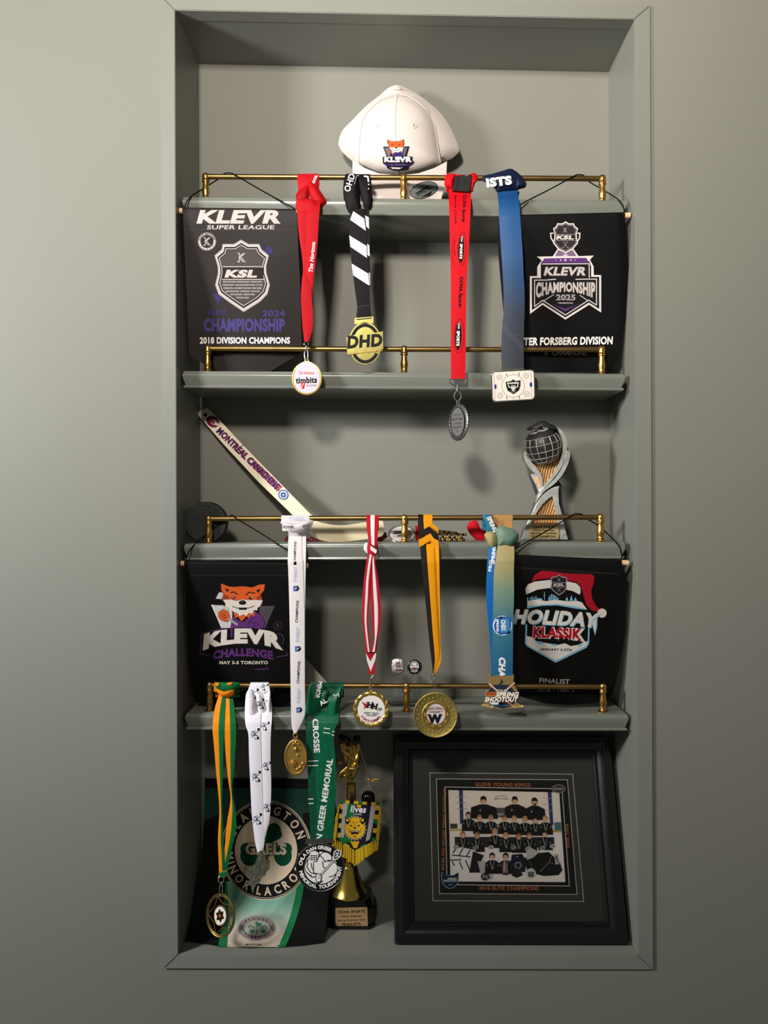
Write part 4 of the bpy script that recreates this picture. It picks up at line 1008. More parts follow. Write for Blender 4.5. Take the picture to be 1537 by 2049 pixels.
A.text('SPRING', 248, 1030, 110, 24, WHT, rot=88, bold=.05); A.text('CHEX', 300, 1030, 96, 42, WHT, rot=88, bold=.05); A.disc(278, 962, 12, NB); A.disc(348, 1092, 12, NB)
A.obj('logo_print', t)
A = Art(F8.surf, T); A.text('CHAM', 287, 1432, 232, 62, WHT, rot=92, shear=.2, bold=.06); 
A.obj('lettering', t)
g = G(); SG = mat('pale_shiny_gold', (226, 190, 126), .42, .9, var=.08, vscale=80)
g.prism(U(T, [(168, 1470), (192, 1468), (192, 1484), (382, 1482), (382, 1466), (396, 1472), (392, 1545), (350, 1572), (400, 1560), (430, 1620), (445, 1660), (420, 1720), (484, 1750), (470, 1770), (380, 1765), (290, 1785), (215, 1768), (118, 1752), (100, 1738), (150, 1715), (138, 1660), (140, 1620), (190, 1600), (170, 1550)]), .0030, .0065, SG, bevel=.0007)
md = g.obj('medal_plate', t)
A = Art(.0028, T); NVY = (34, 44, 66)
A.poly([(210, 1560), (350, 1560), (385, 1600), (410, 1630), (150, 1640), (180, 1600)], NVY); A.poly([(280, 1500), (300, 1540), (270, 1560), (290, 1620), (255, 1560), (275, 1540)], (40, 44, 52))
for p_ in ([(170, 1545), (250, 1620)], [(400, 1540), (310, 1620)]): A.line(p_, 16, (196, 120, 60)); A.line(p_, 6, (238, 224, 210))
A.text('TOUR', 285, 1612, 110, 22, (220, 200, 180), bold=.04); A.poly([(148, 1625), (232, 1622), (232, 1656), (148, 1658)], (206, 100, 44)); A.text('PRO HOCKEY', 190, 1640, 78, 18, NB, bold=.03)
A.text('SPRING', 335, 1646, 200, 46, (246, 232, 214), shear=.25, bold=.06, out=NB, ow=.05); A.text('SHOOTOUT', 282, 1690, 292, 46, (246, 232, 214), shear=.25, bold=.06, out=NB, ow=.05)
A.poly([(160, 1712), (410, 1712), (360, 1752), (290, 1772), (220, 1750)], NVY); A.poly([(170, 1716), (260, 1716), (250, 1735), (200, 1735)], (230, 226, 222)); A.line([(180, 1738), (380, 1745)], 7, (60, 110, 150)); A.text('EV', 292, 1732, 56, 28, NB, bold=.08)
A.line([(330, 1710), (400, 1755)], 14, (180, 110, 60)); A.line([(112, 1742), (210, 1756)], 18, (226, 190, 120)); A.line([(385, 1756), (478, 1750)], 18, (226, 190, 120)); A.text('BAUER', 160, 1750, 74, 13, NB, bold=.03); A.text('RBC', 430, 1752, 60, 13, NB, bold=.03)
A.obj('logo_print', md)

# --- 9 orange and green ribbon
T = (340, 1340, 3.4932); pr = yprof(1372, 1428); OG = fab('orange_ribbon', (236, 140, 20)); GN = fab('green_ribbon', (10, 104, 52)); OG2 = fab('orange_ribbon_fold', (208, 112, 18))
t = medal('dark gold open-work medal with a star, on an orange and green striped ribbon', 440, 1830)
g = G(); loopover(g, T, 312, 484, 0, None, RODY[3](455), cols=[(0, OG), (.3, GN), (.62, OG), (.8, GN)])
Ribbon(rows(T, [(150, 372, 434), (190, 386, 440), (280, 384, 452), (400, 380, 462), (500, 384, 462), (600, 390, 455), (700, 400, 448), (800, 412, 438), (880, 424, 440), (960, 418, 456), (1050, 402, 464), (1140, 392, 460), (1230, 384, 438), (1320, 366, 418), (1430, 346, 394)], pr, .001), [(0, .5, OG), (.5, 1, GN)], bow=.0008).build(g)
Ribbon(rows(T, [(150, 350, 392), (190, 338, 390), (280, 312, 386), (400, 298, 380), (500, 305, 376), (600, 314, 373), (700, 322, 371), (800, 332, 369), (900, 342, 366), (1000, 346, 368), (1100, 340, 372), (1200, 336, 374), (1320, 340, 384), (1430, 344, 386)], pr), [(0, .52, OG), (.52, 1, GN)], bow=.0008).build(g)
lump(g, T, [(312, 92), (380, 88), (484, 92), (482, 118), (440, 150), (380, 155), (335, 140)], .036, .007, GN); lump(g, T, [(325, 135), (380, 150), (445, 140), (445, 165), (425, 188), (375, 190), (345, 175)], .031, .010, OG)
g.prism(U(T, [(345, 1418), (402, 1402), (388, 1456), (338, 1450)]), .0062, .0085, GN, bevel=.0005)
g.obj('ribbon', t)
A = Art(.0285, T, lift=0); A.poly([(312, 92), (338, 90), (346, 108), (320, 116)], OG); A.poly([(400, 92), (438, 88), (425, 108), (395, 104)], OG); A.obj('logo_print', t)
g = G(); ringm(g, 340+356/3.4932, 1340+1468/3.4932, 5.6, 6.3, .006, .0009, SILV, turn=.2); g.tube([P(*U(T, [q])[0], .006) for q in catmull([(358, 1488), (346, 1520), (350, 1578), (360, 1580), (368, 1530), (360, 1490)], 3)], .0009, SILV, 8); g.obj('clasp', t)
x, y = 340+354/3.4932, 1340+1718/3.4932; k = K(.004); g = G(); DG = mat('dark_bronze_gold', (140, 118, 62), .4, .9, var=.15, vscale=80)
th, tl, sx = math.radians(30), math.radians(14), .86
M_ = lambda r, a, h=0: P(x, y, .004)+(Matrix.Rotation(tl, 4, 'Y') @ Matrix.Rotation(-th, 4, 'Z')) @ Vector((r*math.cos(a)*sx, -h, r*math.sin(a)))
for r, wr in ((41*k, .0016), (37.5*k, .0009), (19*k, .0012)): g.tube([M_(r, 2*PI*j/40) for j in range(40)], wr, DG, 8, closed=True)
for j in range(10):
    a = 2*PI*j/10+.3; r1 = 38*k if j % 2 else 24*k
    a2 = 2*PI*(j+1)/10+.3; r2 = 24*k if j % 2 else 38*k
    g.tube([M_(r1, a), M_(r2, a2)], .0009, DG, 6)
rg = [[M_(r*k, 2*PI*j/32, h) for j in range(32)] for r, h in ((0.1, -.0012), (18.5, -.0012), (18.5, .0008), (0.1, .0008))]
g.loft(rg, DG); md = g.obj('medal_ring', t)
g = G(); V = [g.bm.verts.new(M_(17.3*k, 2*PI*j/32, .0011)) for j in range(32)]; g.cap(V, ink((234, 222, 216)))
V = [g.bm.verts.new(M_((13.5 if j % 2 == 0 else 8.5)*k, 2*PI*j/12, .0016)) for j in range(12)]; g.cap(V, mat('star_bronze', (96, 72, 34), .35, 1)); V = [g.bm.verts.new(M_(3.2*k, 2*PI*j/10+.4, .0020)) for j in range(10)]; g.cap(V, ink((176, 92, 44)))
g.obj('insert_print', md, smooth=False)

# --- 10 white ribbon with small prints, silver shaped medal
WS = fab('white_satin_ribbon', (240, 232, 238), .4); t = medal('jagged silver medal turned edge-on, on a white satin ribbon printed with small blue-green helmets', 521, 1753)
g = G(); loopover(g, T, 565, 692, 0, WS, RODY[3](520))
B10 = Ribbon(rows(T, [(90, 640, 692, .001), (200, 645, 706, .001), (320, 640, 714, .001), (440, 634, 706, .001), (600, 636, 703, .001), (800, 640, 708, .001), (950, 642, 704, .001), (1050, 640, 695, .001), (1150, 636, 672, .001), (1250, 620, 655, .001)], pr), [(0, 1, WS)], bow=.001).build(g)
F10 = Ribbon(rows(T, [(90, 566, 655), (150, 545, 650), (250, 528, 640), (380, 528, 634), (450, 548, 634), (600, 553, 638), (800, 562, 644), (1000, 572, 652), (1150, 588, 660), (1230, 600, 658), (1275, 612, 640)], pr), [(0, 1, WS)], bow=.001).build(g)
g.obj('ribbon', t)
g = G(); lump(g, T, [(600, 170), (632, 175), (668, 270), (672, 330), (640, 360), (615, 310), (598, 240)], .028, .006, WS); lump(g, T, [(660, 180), (700, 160), (706, 240), (714, 318), (700, 400), (680, 350), (668, 260)], .030, .007, WS)
lump(g, T, [(540, 150), (590, 180), (600, 260), (610, 340), (560, 430), (528, 380), (525, 250)], .026, .009, WS); g.obj('ribbon_knot', t)
def tiny(A, u, v, s_, r_):
    c, d = math.cos(r_), math.sin(r_)
    q = lambda a, b: (u+(a*c-b*d)*s_, v+(a*d+b*c)*s_)
    A.line([q(-30, 26), q(28, -30)], 3.5*s_, NB); A.line([q(-26, -22), q(26, 28)], 3.5*s_, (40, 40, 110)); A.poly([q(12, -40), q(28, -42), q(32, -28), q(18, -18)], NB)
    A.line([q(-30, -8), q(-10, -20), q(0, 2), q(-14, 14), q(-30, 6), q(-22, -2)], 4*s_, (58, 56, 130)); A.line([q(-8, 12), q(12, 8), q(16, 30), q(-2, 38), q(-8, 22)], 4*s_, (40, 120, 70)); A.poly([q(8, 24), q(22, 18), q(26, 32), q(14, 40)], NB)
    A.line([q(-6, -30), q(6, -8), q(-18, 4)], 3*s_, (60, 140, 80))
A = Art(F10.surf, T, lift=.0095); tiny(A, 584, 165, 1, .3); A.obj('logo_print', t)
A = Art(.0212, T, lift=0); tiny(A, 634, 240, .9, 0); A.obj('helmet_logo', t)
A = Art(.0212, T, lift=0); tiny(A, 660, 118, .7, .5); A.obj('logo_print', t)
for u, v in ((598, 450), (606, 748), (613, 1045)): A = Art(F10.surf, T); tiny(A, u, v, 1, 0); A.obj('helmet_logo', t)
for u, v in ((664, 392), (676, 670), (682, 960)): A = Art(B10.surf, T); tiny(A, u, v, .85, .3); A.obj('helmet_logo', t)
g = G(); SP = mat('dark_chrome', (206, 202, 186), .34, .9, var=.4, vscale=160, bump=1.0, bscale=260)
g.prism(U(T, [(622, 1268), (650, 1272), (648, 1300), (670, 1300), (668, 1330), (700, 1345), (692, 1400), (672, 1412), (668, 1440), (640, 1450), (625, 1490), (600, 1500), (585, 1530), (582, 1565), (570, 1562), (572, 1520), (545, 1490), (560, 1470), (556, 1400), (570, 1388), (590, 1395), (598, 1350), (615, 1330)]), .0030, .0060, SP, bevel=.0009, Yf=lambda a, b: (a-520)*.0006)
for q in ([(620, 1290), (600, 1350), (570, 1400)], [(650, 1300), (690, 1350)], [(640, 1340), (620, 1420), (590, 1480)], [(560, 1420), (600, 1440)]): g.tube([P(*p, .0026+(p[0]-520)*.0006) for p in U(T, q)], .0011, SILV, 6)
g.obj('medal_plate', t)

# --- 11 green ribbon, black and white lacrosse medal
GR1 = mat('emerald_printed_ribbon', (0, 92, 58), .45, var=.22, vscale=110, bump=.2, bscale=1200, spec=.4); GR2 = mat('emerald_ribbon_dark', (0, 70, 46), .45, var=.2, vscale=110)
t = medal('round black medal with a white lacrosse player, on a wide emerald green ribbon', 640, 1735)
g = G(); loopover(g, T, 985, 1215, 0, GR1, RODY[3](652))
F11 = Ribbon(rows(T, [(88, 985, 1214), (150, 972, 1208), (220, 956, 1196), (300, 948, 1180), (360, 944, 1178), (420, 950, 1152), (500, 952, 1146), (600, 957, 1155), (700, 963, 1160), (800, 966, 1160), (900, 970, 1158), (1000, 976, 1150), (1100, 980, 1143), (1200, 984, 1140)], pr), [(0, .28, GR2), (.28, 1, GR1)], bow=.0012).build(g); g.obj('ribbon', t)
g = G(); lump(g, T, [(985, 95), (1080, 90), (1085, 180), (1060, 270), (1020, 330), (945, 385), (944, 320), (958, 200)], .0265, .008, GR1); lump(g, T, [(1085, 180), (1150, 160), (1205, 110), (1190, 200), (1180, 300), (1172, 370), (1140, 400), (1105, 330), (1092, 250)], .028, .010, GR1)
lump(g, T, [(1060, 150), (1110, 140), (1105, 200), (1070, 260), (1040, 240)], .024, .006, GR2); g.obj('ribbon_knot', t)
A = Art(.0175, T, lift=0); A.text('MINOR', 1040, 142, 120, 34, WHT, rot=102, bold=.03); A.text('AL', 1072, 226, 56, 34, WHT, rot=-35, bold=.03); A.obj('lettering', t)
A = Art(.0170, T, lift=0); A.line([(1140, 172), (1160, 184), (1178, 168), (1182, 190)], 5, WHT); A.obj('lettering', t)
A = Art(.0170, T, lift=0); A.line([(1150, 355), (1166, 340), (1180, 345), (1170, 385)], 5, WHT); A.obj('lettering', t)
A = Art(F11.surf, T); A.text('CROSSE', 1022, 462, 236, 42, WHT, rot=87, bold=.03)
A.text('DAN GREER MEMORIAL', 1074, 950, 664, 44, WHT, rot=-82, bold=.035, shear=.06)
for a, b in (((1075, 408), (1118, 414)), ((1072, 438), (1120, 446)), ((1135, 430), (1150, 436)), ((1130, 452), (1148, 462)), ((962, 640), (1038, 637)), ((962, 672), (1036, 670)), ((966, 905), (1003, 903)), ((968, 936), (1003, 934))): A.line([a, b], 6, WHT)
A.obj('lettering', t)
x, y = 340+1050/3.4932, 1340+1380/3.4932; k = K(.004); g = G()
g.prism(U(T, [(950, 1188), (1140, 1182), (1148, 1212), (945, 1220)]), .0030, .0062, DSIL, bevel=.0006)
xdisc(g, (x, y, .005), [(0, -.0015), (48*k, -.0015), (49*k, 0), (48.6*k, .0014), (47.4*k, .0018), (46.5*k, .0010), (0, .0010)], DSIL, n=56); md = g.obj('medal_disc', t)
A = Art(.0038, T); A.disc(1050, 1380, 163, (12, 16, 14)); CW = (250, 242, 234); cx_, cy_ = 1050, 1380
A.poly(circ(1054, 1384, 116, 112, 40), CW)
for a in (0, 1.57, 3.14, 4.71): A.disc(1052+52*math.cos(a), 1378+40*math.sin(a), 62, CW)
A.ring(1000, 1376, 58, 6, NB, ry=64, a0=PI*.55, a1=PI*1.4); A.ring(1112, 1390, 62, 6, NB, ry=58, a0=-PI*.55, a1=PI*.5); A.ring(1088, 1318, 44, 6, NB, a0=-PI*.95, a1=PI*.15)
A.text('', 0, 0, 1, 1, NB) if False else None
A.poly([(972, 1290), (985, 1268), (1015, 1262), (1040, 1275), (1040, 1305), (1030, 1340), (1000, 1345), (980, 1320)], CW); A.line([(972, 1296), (985, 1270), (1015, 1263), (1042, 1278), (1040, 1308), (1028, 1340), (1000, 1346)], 6, NB)
for v in (1300, 1314, 1328): A.line([(978, v), (1032, v+2)], 5, NB)
for u in (992, 1010, 1026): A.line([(u, 1294), (u, 1334)], 4, NB)
A.line([(1042, 1290), (1070, 1320), (1082, 1340)], 6, NB); A.line([(962, 1330), (958, 1380), (985, 1420), (1030, 1430)], 6, NB); A.line([(985, 1350), (992, 1385), (1000, 1400)], 5, NB); A.line([(1002, 1352), (1004, 1420), (1040, 1428)], 5, NB); A.line([(955, 1415), (990, 1450), (1030, 1445)], 6, NB)
A.line([(1068, 1340), (1072, 1380), (1095, 1390)], 6, NB); A.line([(1120, 1340), (1095, 1335), (1080, 1345)], 6, NB); A.line([(1150, 1330), (1050, 1440)], 14, NB); A.line([(1150, 1330), (1050, 1440)], 6, CW)
A.poly([(1028, 1424), (1052, 1428), (1062, 1450), (1050, 1484), (1024, 1484), (1020, 1450)], CW); A.line([(1028, 1424), (1052, 1428), (1062, 1450), (1050, 1484), (1024, 1484), (1020, 1450), (1028, 1424)], 5, NB); A.line([(1038, 1436), (1056, 1444)], 4, NB); A.line([(1034, 1452), (1056, 1458)], 4, NB)
A.ring(1000, 1398, 108, 6, NB, ry=100, a0=PI*.28, a1=PI*.62) 
A.poly([(1140, 1310), (1145, 1270), (1170, 1254), (1200, 1268), (1198, 1300), (1170, 1330), (1148, 1334)], (12, 16, 14)); A.line([(1144, 1312), (1148, 1274), (1170, 1258), (1196, 1270), (1194, 1298), (1170, 1324), (1150, 1328), (1144, 1312)], 6, CW)
for q in ([(1158, 1270), (1180, 1312)], [(1180, 1266), (1160, 1318)], [(1150, 1290), (1194, 1284)], [(1150, 1304), (1186, 1302)]): A.line(q, 4, CW)
A.arc('CMLA DAN GREER', cx_, cy_, 138, 138, -80, 31, 27, CW, .045); A.arc('MEMORIAL TOURNAMENT', cx_, cy_, 138, 138, 254, 92, 27, CW, .045, flip=True)
A.obj('insert_print', md)
# ---------------------------------------------------------------- white cap
T = (650, 150, 5.123)
CAPW = mat('white_cap_twill', (208, 195, 187), .8, bump=.5, bscale=900, spec=.2, sheen=.1); STI = mat('cap_stitching', (201, 188, 180), .8)
t = thing('baseball_cap', 'white cap with purple and orange fox emblem, standing on its brim on the top shelf', 'cap', P(792, 413, .085))
back = smooth(U(T, [(140, 690), (165, 600), (200, 545), (290, 455), (370, 370), (450, 295), (560, 212), (640, 140), (725, 104), (800, 120), (940, 190), (1070, 285), (1200, 405), (1290, 545), (1345, 665), (1379, 768), (1340, 825), (1255, 880), (1000, 960), (700, 980), (400, 950), (280, 880), (190, 800), (150, 740)]), 3)
cb = U(T, [(760, 560)])[0]
g = G(); g.puff(back, cb, .122, .034, CAPW, back=.7, rings=8); g.obj('back_panels', t)
fr = smooth(U(T, [(318, 890), (325, 760), (345, 600), (375, 470), (420, 370), (520, 275), (640, 210), (740, 190), (850, 208), (960, 262), (1060, 350), (1125, 480), (1158, 620), (1182, 780), (1198, 905), (1120, 960), (960, 1015), (760, 1036), (560, 1018), (420, 965)]), 3)
cf = U(T, [(760, 640)])[0]; cs = puffsurf(fr, cf, .104, .046)
g = G(); g.puff(fr, cf, .104, .046, CAPW, back=.2, rings=9); g.obj('front_panels', t)
def seam(pts, r=.0006, off=.0003, m=STI):
    g = G(); q = catmull(U(T, pts), 5); g.tube([P(a, b, cs(a, b)-off) for a, b in q], r, m, 6); g.obj('seam', t)
seam([(742, 196), (730, 300), (722, 420), (722, 560), (728, 700), (745, 1020)])
seam([(770, 205), (860, 222), (950, 275), (1040, 355), (1105, 460), (1138, 590), (1165, 760), (1185, 895)], .0010)
seam([(700, 212), (600, 245), (500, 310), (415, 410), (375, 520), (352, 680), (345, 890)], .0007)
for u, v in ((540, 525), (920, 520)):
    x, y = U(T, [(u, v)])[0]; g = G(); g.tube([P(a, b, cs(a, b)-.0004) for a, b in circ(x, y, 4.2, 4.6, 16)], .0007, STI, 6, closed=True)
    g.lathe([(0, 0), (.0010, .0), (.0008, .0006), (0, .0008)], P(x, y, cs(x, y)), mat('eyelet_dark', (90, 80, 76), .8), 8, 'y'); g.obj('eyelet', t)
x, y = U(T, [(742, 158)])[0]; g = G(); g.lathe([(0, -.004), (.0095, -.003), (.0100, 0), (.0080, .0028), (.0045, .0042), (0, .0046)], P(x, y, .112), CAPW, 20, 'z'); g.obj('button', t)
def brs(px, py): return .074+.016*((px-800)/110)**2-.006*((py-330)/80)
g = cloth(U(T, [(284, 878), (420, 960), (560, 1010), (760, 1030), (960, 1008), (1120, 955), (1252, 885), (1246, 1060), (1232, 1150), (1200, 1240), (1185, 1345), (980, 1360), (600, 1360), (400, 1345), (330, 1250), (285, 1100)]), brs, CAPW, th=.0022, sub=8); g.obj('brim', t)
A = Art(brs, T, lift=.0004); A.poly(circ(1015, 1180, 150, 84, 30, math.radians(-17)), (96, 102, 98)); A.ring(1015, 1180, 146, 7, NB, ry=80, rot=math.radians(-17))
A.poly([(915, 1218), (1070, 1130), (1060, 1150), (960, 1215)], NB); A.poly([(990, 1250), (1110, 1180), (1080, 1240)], NB); A.text('SNAPBACK', 1010, 1200, 150, 26, NB, rot=-27, bold=.03); A.obj('brim_sticker', t)
A = Art(cs, T, lift=.0008); PK = (34, 22, 60)
A.poly([(596, 735), (665, 733), (700, 830), (780, 840), (815, 733), (868, 730), (835, 850), (900, 835), (892, 885), (910, 908), (865, 935), (862, 950), (845, 970), (740, 985), (690, 975), (640, 955), (630, 930), (596, 905), (592, 840), (640, 850)], (24, 20, 34))
A.poly([(612, 748), (655, 745), (672, 830), (645, 828)], (110, 100, 104)); A.poly([(815, 745), (848, 742), (820, 835), (800, 830)], (90, 84, 90))
A.poly([(700, 800), (780, 780), (810, 835), (700, 845)], (56, 34, 96))
hd = [(650, 665), (690, 682), (765, 680), (803, 662), (808, 700), (800, 735), (805, 748), (750, 785), (700, 775), (655, 745), (662, 720), (645, 695)]
A.poly(scl(hd, 1.08), NB); A.poly(hd, OR); A.poly([(655, 742), (700, 745), (733, 738), (765, 745), (805, 742), (795, 775), (750, 795), (700, 785)], W2)
A.disc(733, 746, 12, NB, ry=8); A.line([(700, 765), (735, 775), (775, 762)], 4, NB); A.line([(680, 712), (705, 718)], 6, NB); A.line([(750, 720), (775, 712)], 6, NB)
A.poly([(650, 760), (680, 765), (690, 800), (660, 812)], (150, 80, 60))
A.poly([(605, 908), (895, 910), (850, 935), (640, 935)], (54, 36, 90)); A.text('KLEVR', 752, 866, 285, 56, WHT, bold=.07, out=(24, 20, 34), ow=.06); A.text('KINGS', 752, 920, 150, 22, (90, 80, 110), bold=.03)
A.poly([(660, 945), (800, 950), (770, 965), (690, 962)], WHT); A.obj('emblem', t)

# ---------------------------------------------------------------- mini hockey stick on the third shelf
T = (340, 790, 4.803); T5 = (560, 1000, 3.202)
STK = mat('cream_stick_plastic', (232, 216, 178), .4, spec=.5)
t = thing('mini_hockey_stick', 'cream miniature hockey stick with purple lettering leaning above the puck', 'hockey stick', P(680, 1085, .100))
yst = interp([(815, .148), (1035, .098), (1090, .094)])
g = G(); g.prism(U(T, [(262, 186), (276, 160), (345, 124), (374, 134), (700, 480), (1040, 830), (1385, 1180), (1400, 1215), (1260, 1240), (1195, 1170), (850, 835), (520, 480)]), 0, .008, STK, bevel=.0012, Yf=lambda a, b: yst(a, b)); g.obj('shaft', t)
g = G(); g.prism(smooth(U(T5, [(180, 120), (215, 135), (330, 160), (430, 162), (560, 142), (645, 134), (665, 145), (668, 200), (655, 236), (560, 252), (420, 268), (310, 268), (220, 242), (178, 170)]), 2), .086, .094, STK, bevel=.0014); g.obj('blade', t)
A = Art(yst, T, lift=.0004); A.disc(341, 193, 17, (30, 26, 26)); MB = (62, 40, 100); CR = (140, 20, 44)
A.poly(circ(412, 258, 66, 52, 26, .6), (70, 50, 110)); A.poly(circ(412, 258, 60, 46, 26, .6), CR); A.poly(circ(420, 262, 36, 26, 20, .6), (196, 186, 180)); A.text('H', 410, 258, 36, 38, CR, rot=44, bold=.06); A.poly([(430, 262), (478, 278), (470, 296), (440, 296)], STK)
A.text('MONTREAL CANADIENS', 752, 612, 800, 66, MB, rot=44, bold=.035, out=(176, 70, 92), ow=.028); A.line([(690, 492), (706, 484)], 9, MB)
A.disc(1090, 960, 49, (70, 100, 170)); A.disc(1090, 960, 38, (226, 220, 214)); A.disc(1090, 962, 27, (48, 78, 150)); A.line([(1072, 962), (1108, 962)], 5, (226, 220, 214)); A.line([(1090, 945), (1090, 980)], 4, (226, 220, 214)); A.obj('lettering', t)

# ---------------------------------------------------------------- puck
RUB = mat('black_rubber', (30, 32, 28), .6, bump=.3, bscale=400)
t = thing('hockey_puck', 'black rubber puck with engraved crest, standing on edge beside the hockey stick', 'puck', P(414, 1088, .066))
g = G(); k = K(.056); xdisc(g, (414, 1045.5, .066), [(0, -.010), (.0355, -.010), (.0368, -.008), (.0368, .008), (.0355, .010), (.031, .0102), (.030, .0094), (0, .0094)], RUB, n=48); b = g.obj('puck_body', t)
A = Art(.0562, T); EG = (52, 52, 46)
for q in ([(190, 1200), (415, 1060)], [(415, 1060), (460, 1200), (440, 1330)], [(200, 1215), (330, 1140)], [(230, 1250), (260, 1330), (300, 1310)], [(300, 1170), (345, 1330)], [(240, 1190), (290, 1240), (330, 1180)], [(380, 1100), (395, 1190), (430, 1170)]): A.line(q, 6, EG)
A.ring(345, 1230, 170, 4, EG); A.obj('engraving', b)

# ---------------------------------------------------------------- things lying on the third shelf
def onshelf(px, Y): return CY-(ztop(2, P(px, 0, Y).x))/K(Y)
t = thing('medal', 'small white-faced medal lying on the third shelf with its red ribbon coiled around it', 'medal', P(803, 1086, .085), MEDG)
DR = mat('dark_red_ribbon', (120, 10, 24), .5, bump=.2, bscale=1200); RD3 = fab('scarlet_ribbon_coil', (196, 14, 34))
g = G()
g.prism(smooth(U(T5, [(45, 238), (60, 228), (170, 232), (215, 245), (300, 262), (375, 268), (370, 273), (50, 272)]), 2), .114, .132, DR, bevel=.001)
g.obj('ribbon', t)
g = G(); g.prism(U(T5, [(640, 205), (680, 210), (690, 240), (650, 268), (620, 268)]), .098, .112, DR, bevel=.001)
g.obj('ribbon', t)
g = G(); g.prism(U(T5, [(868, 168), (890, 165), (905, 250), (872, 262)]), .094, .110, RD3, bevel=.001)
g.obj('ribbon', t)
g = G(); lump(g, T5, [(1196, 178), (1212, 140), (1255, 130), (1272, 150), (1285, 185), (1318, 185), (1322, 215), (1310, 262), (1255, 258), (1215, 215)], .092, .004, RD3, sm=1); g.obj('ribbon', t)
A = Art(.1135, T5); 
for u, v in ((182, 244), (190, 240), (178, 238), (205, 252), (222, 258), (196, 254)): A.poly([(u-4, v-2), (u+4, v-2), (u, v+5)], (230, 220, 215))
A.obj('logo_print', t)
g = G(); x, y = U(T5, [(783, 222)])[0]; c = P(x, y, .088)
M_ = Matrix.Translation(c) @ Matrix.Rotation(math.radians(-52), 4, 'X')
rg = [[M_ @ Vector((r*math.cos(2*PI*j/32), -h, r*math.sin(2*PI*j/32))) for j in range(32)] for r, h in ((.0001, -.0015), (.0245, -.0015), (.0250, 0), (.0240, .0014), (.0226, .0010), (.0001, .0010))]
g.loft(rg, SILV); md = g.obj('medal_disc', t)
g = G(); V = [g.bm.verts.new(M_ @ Vector((.0222*math.cos(2*PI*j/32), -.0013, .0222*math.sin(2*PI*j/32)))) for j in range(32)]; g.cap(V, ink((214, 206, 202)))
for r, x0, x1, cc in ((.006, -.015, .013, NB), (.001, -.017, -.001, NB), (-.001, .002, .014, (130, 20, 30)), (-.006, -.009, .010, NB)):
    V = [g.bm.verts.new(M_ @ Vector((a, -.0016, b))) for a, b in ((x0, r-.0016), (x1, r-.001), (x1+.002, r+.002), (x0+.002, r+.0016))]; g.cap(V, ink(cc))
g.obj('insert_print', md, smooth=False)
t = thing('beaded_cord', 'short coil of gold and black banded cord lying between the amber ribbon and red ribbon', 'cord', P(908, 1084, .09))
GB = mat('gold_bead', (206, 164, 84), .35, .9)
for r_, (v0, v1, u0, u1) in enumerate(((200, 214, 1018, 1150), (218, 224, 1018, 1208), (236, 246, 1024, 1180), (256, 256, 1022, 1190))):
    n = int((u1-u0)/15)
    for i in range(n):
        a, b = U(T5, [(u0+i*15, v0+(v1-v0)*i/n), (u0+i*15+14, v0+(v1-v0)*(i+1)/n)])
        g = G(); g.tube([P(a[0], a[1], .092+.002*(r_ % 2)), P((a[0]+b[0])/2, (a[1]+b[1])/2, .092+.002*(r_ % 2)), P(b[0], b[1], .092+.002*(r_ % 2))], [.0020, .0027, .0020], GB if (i*7+r_*3) % 5 < 3 else PLB, 8); g.obj('bead', t)

# ---------------------------------------------------------------- globe trophy
T = (1000, 820, 5.123)
SV = mat('antiqued_silver_resin', (206, 206, 200), .40, .6, var=.22, vscale=70, bump=.2, bscale=200); ORR = mat('copper_gold_resin', (230, 182, 122), .45, .25); ORG = mat('groove_bronze', (150, 94, 50), .5, .2); SLT = mat('slate_resin', (58, 60, 58), .42, .4, var=.1, vscale=50); IVR = mat('globe_wire', (200, 190, 178), .4, .4)
t = thing('globe_trophy', 'resin trophy with a dark gridded globe held by twisted silver and copper bands', 'trophy', P(1091, 1083, .095))
bs = [(228, 1325), (270, 1190), (345, 1050), (372, 960), (400, 890), (362, 770), (320, 662), (385, 655), (300, 580), (258, 500), (250, 428), (330, 300), (560, 200), (640, 215), (686, 300), (692, 400), (722, 428), (720, 490), (690, 580), (640, 670), (600, 730), (640, 775), (640, 960), (700, 1200), (720, 1330)]
g = G(); g.prism(U(T, bs), .092, .116, SLT, bevel=.001); g.obj('body', t)
def plate(pts, Y, th, m, name, bv=.0012, sm=0, parent=t):
    g = G(); q = U(T, pts); g.prism(smooth(q, sm) if sm else q, Y, Y+th, m, bevel=bv); return g.obj(name, parent)
pn1 = [(300, 480), (350, 570), (400, 620), (436, 690), (442, 760), (415, 850), (450, 810), (500, 735), (560, 650), (612, 545), (645, 440), (640, 350), (560, 460), (420, 520)]
pn2 = [(545, 872), (565, 1000), (592, 1090), (604, 1168), (316, 1168), (370, 1060), (430, 968), (500, 900)]
pa = plate(pn1, .086, .008, ORG, 'panel'); pb = plate(pn2, .084, .010, ORG, 'panel')
g = G()
def inside(p, x, y):
    r = False; j = len(p)-1
    for i in range(len(p)):
        if (p[i][1] > y) != (p[j][1] > y) and x < (p[j][0]-p[i][0])*(y-p[i][1])/(p[j][1]-p[i][1])+p[i][0]: r = not r
        j = i
    return r
def ribs(poly, fn, n, Y, r=.0010):
    g = G()
    for i in range(n):
        q = [p for p in fn(i) if inside(poly, *p)]
        if len(q) > 2: g.tube([P(*U(T, [p])[0], Y) for p in q], r, ORR, 6)
    return g
g = ribs(pn1, lambda i: [(360+i*26+.00032*(v-850)**2*(1 if True else 0)-60-(v-480)*.10, v) for v in range(470, 850, 16)], 13, .0856, .0011); g.obj('ribs', pa)
g = ribs(pn2, lambda i: [(300+i*27+170*((1180-v)/300)**1.0*(.9)-60*((1180-v)/300)**2, v) for v in range(880, 1172, 12)], 13, .0836, .0011); g.obj('ribs', pb)
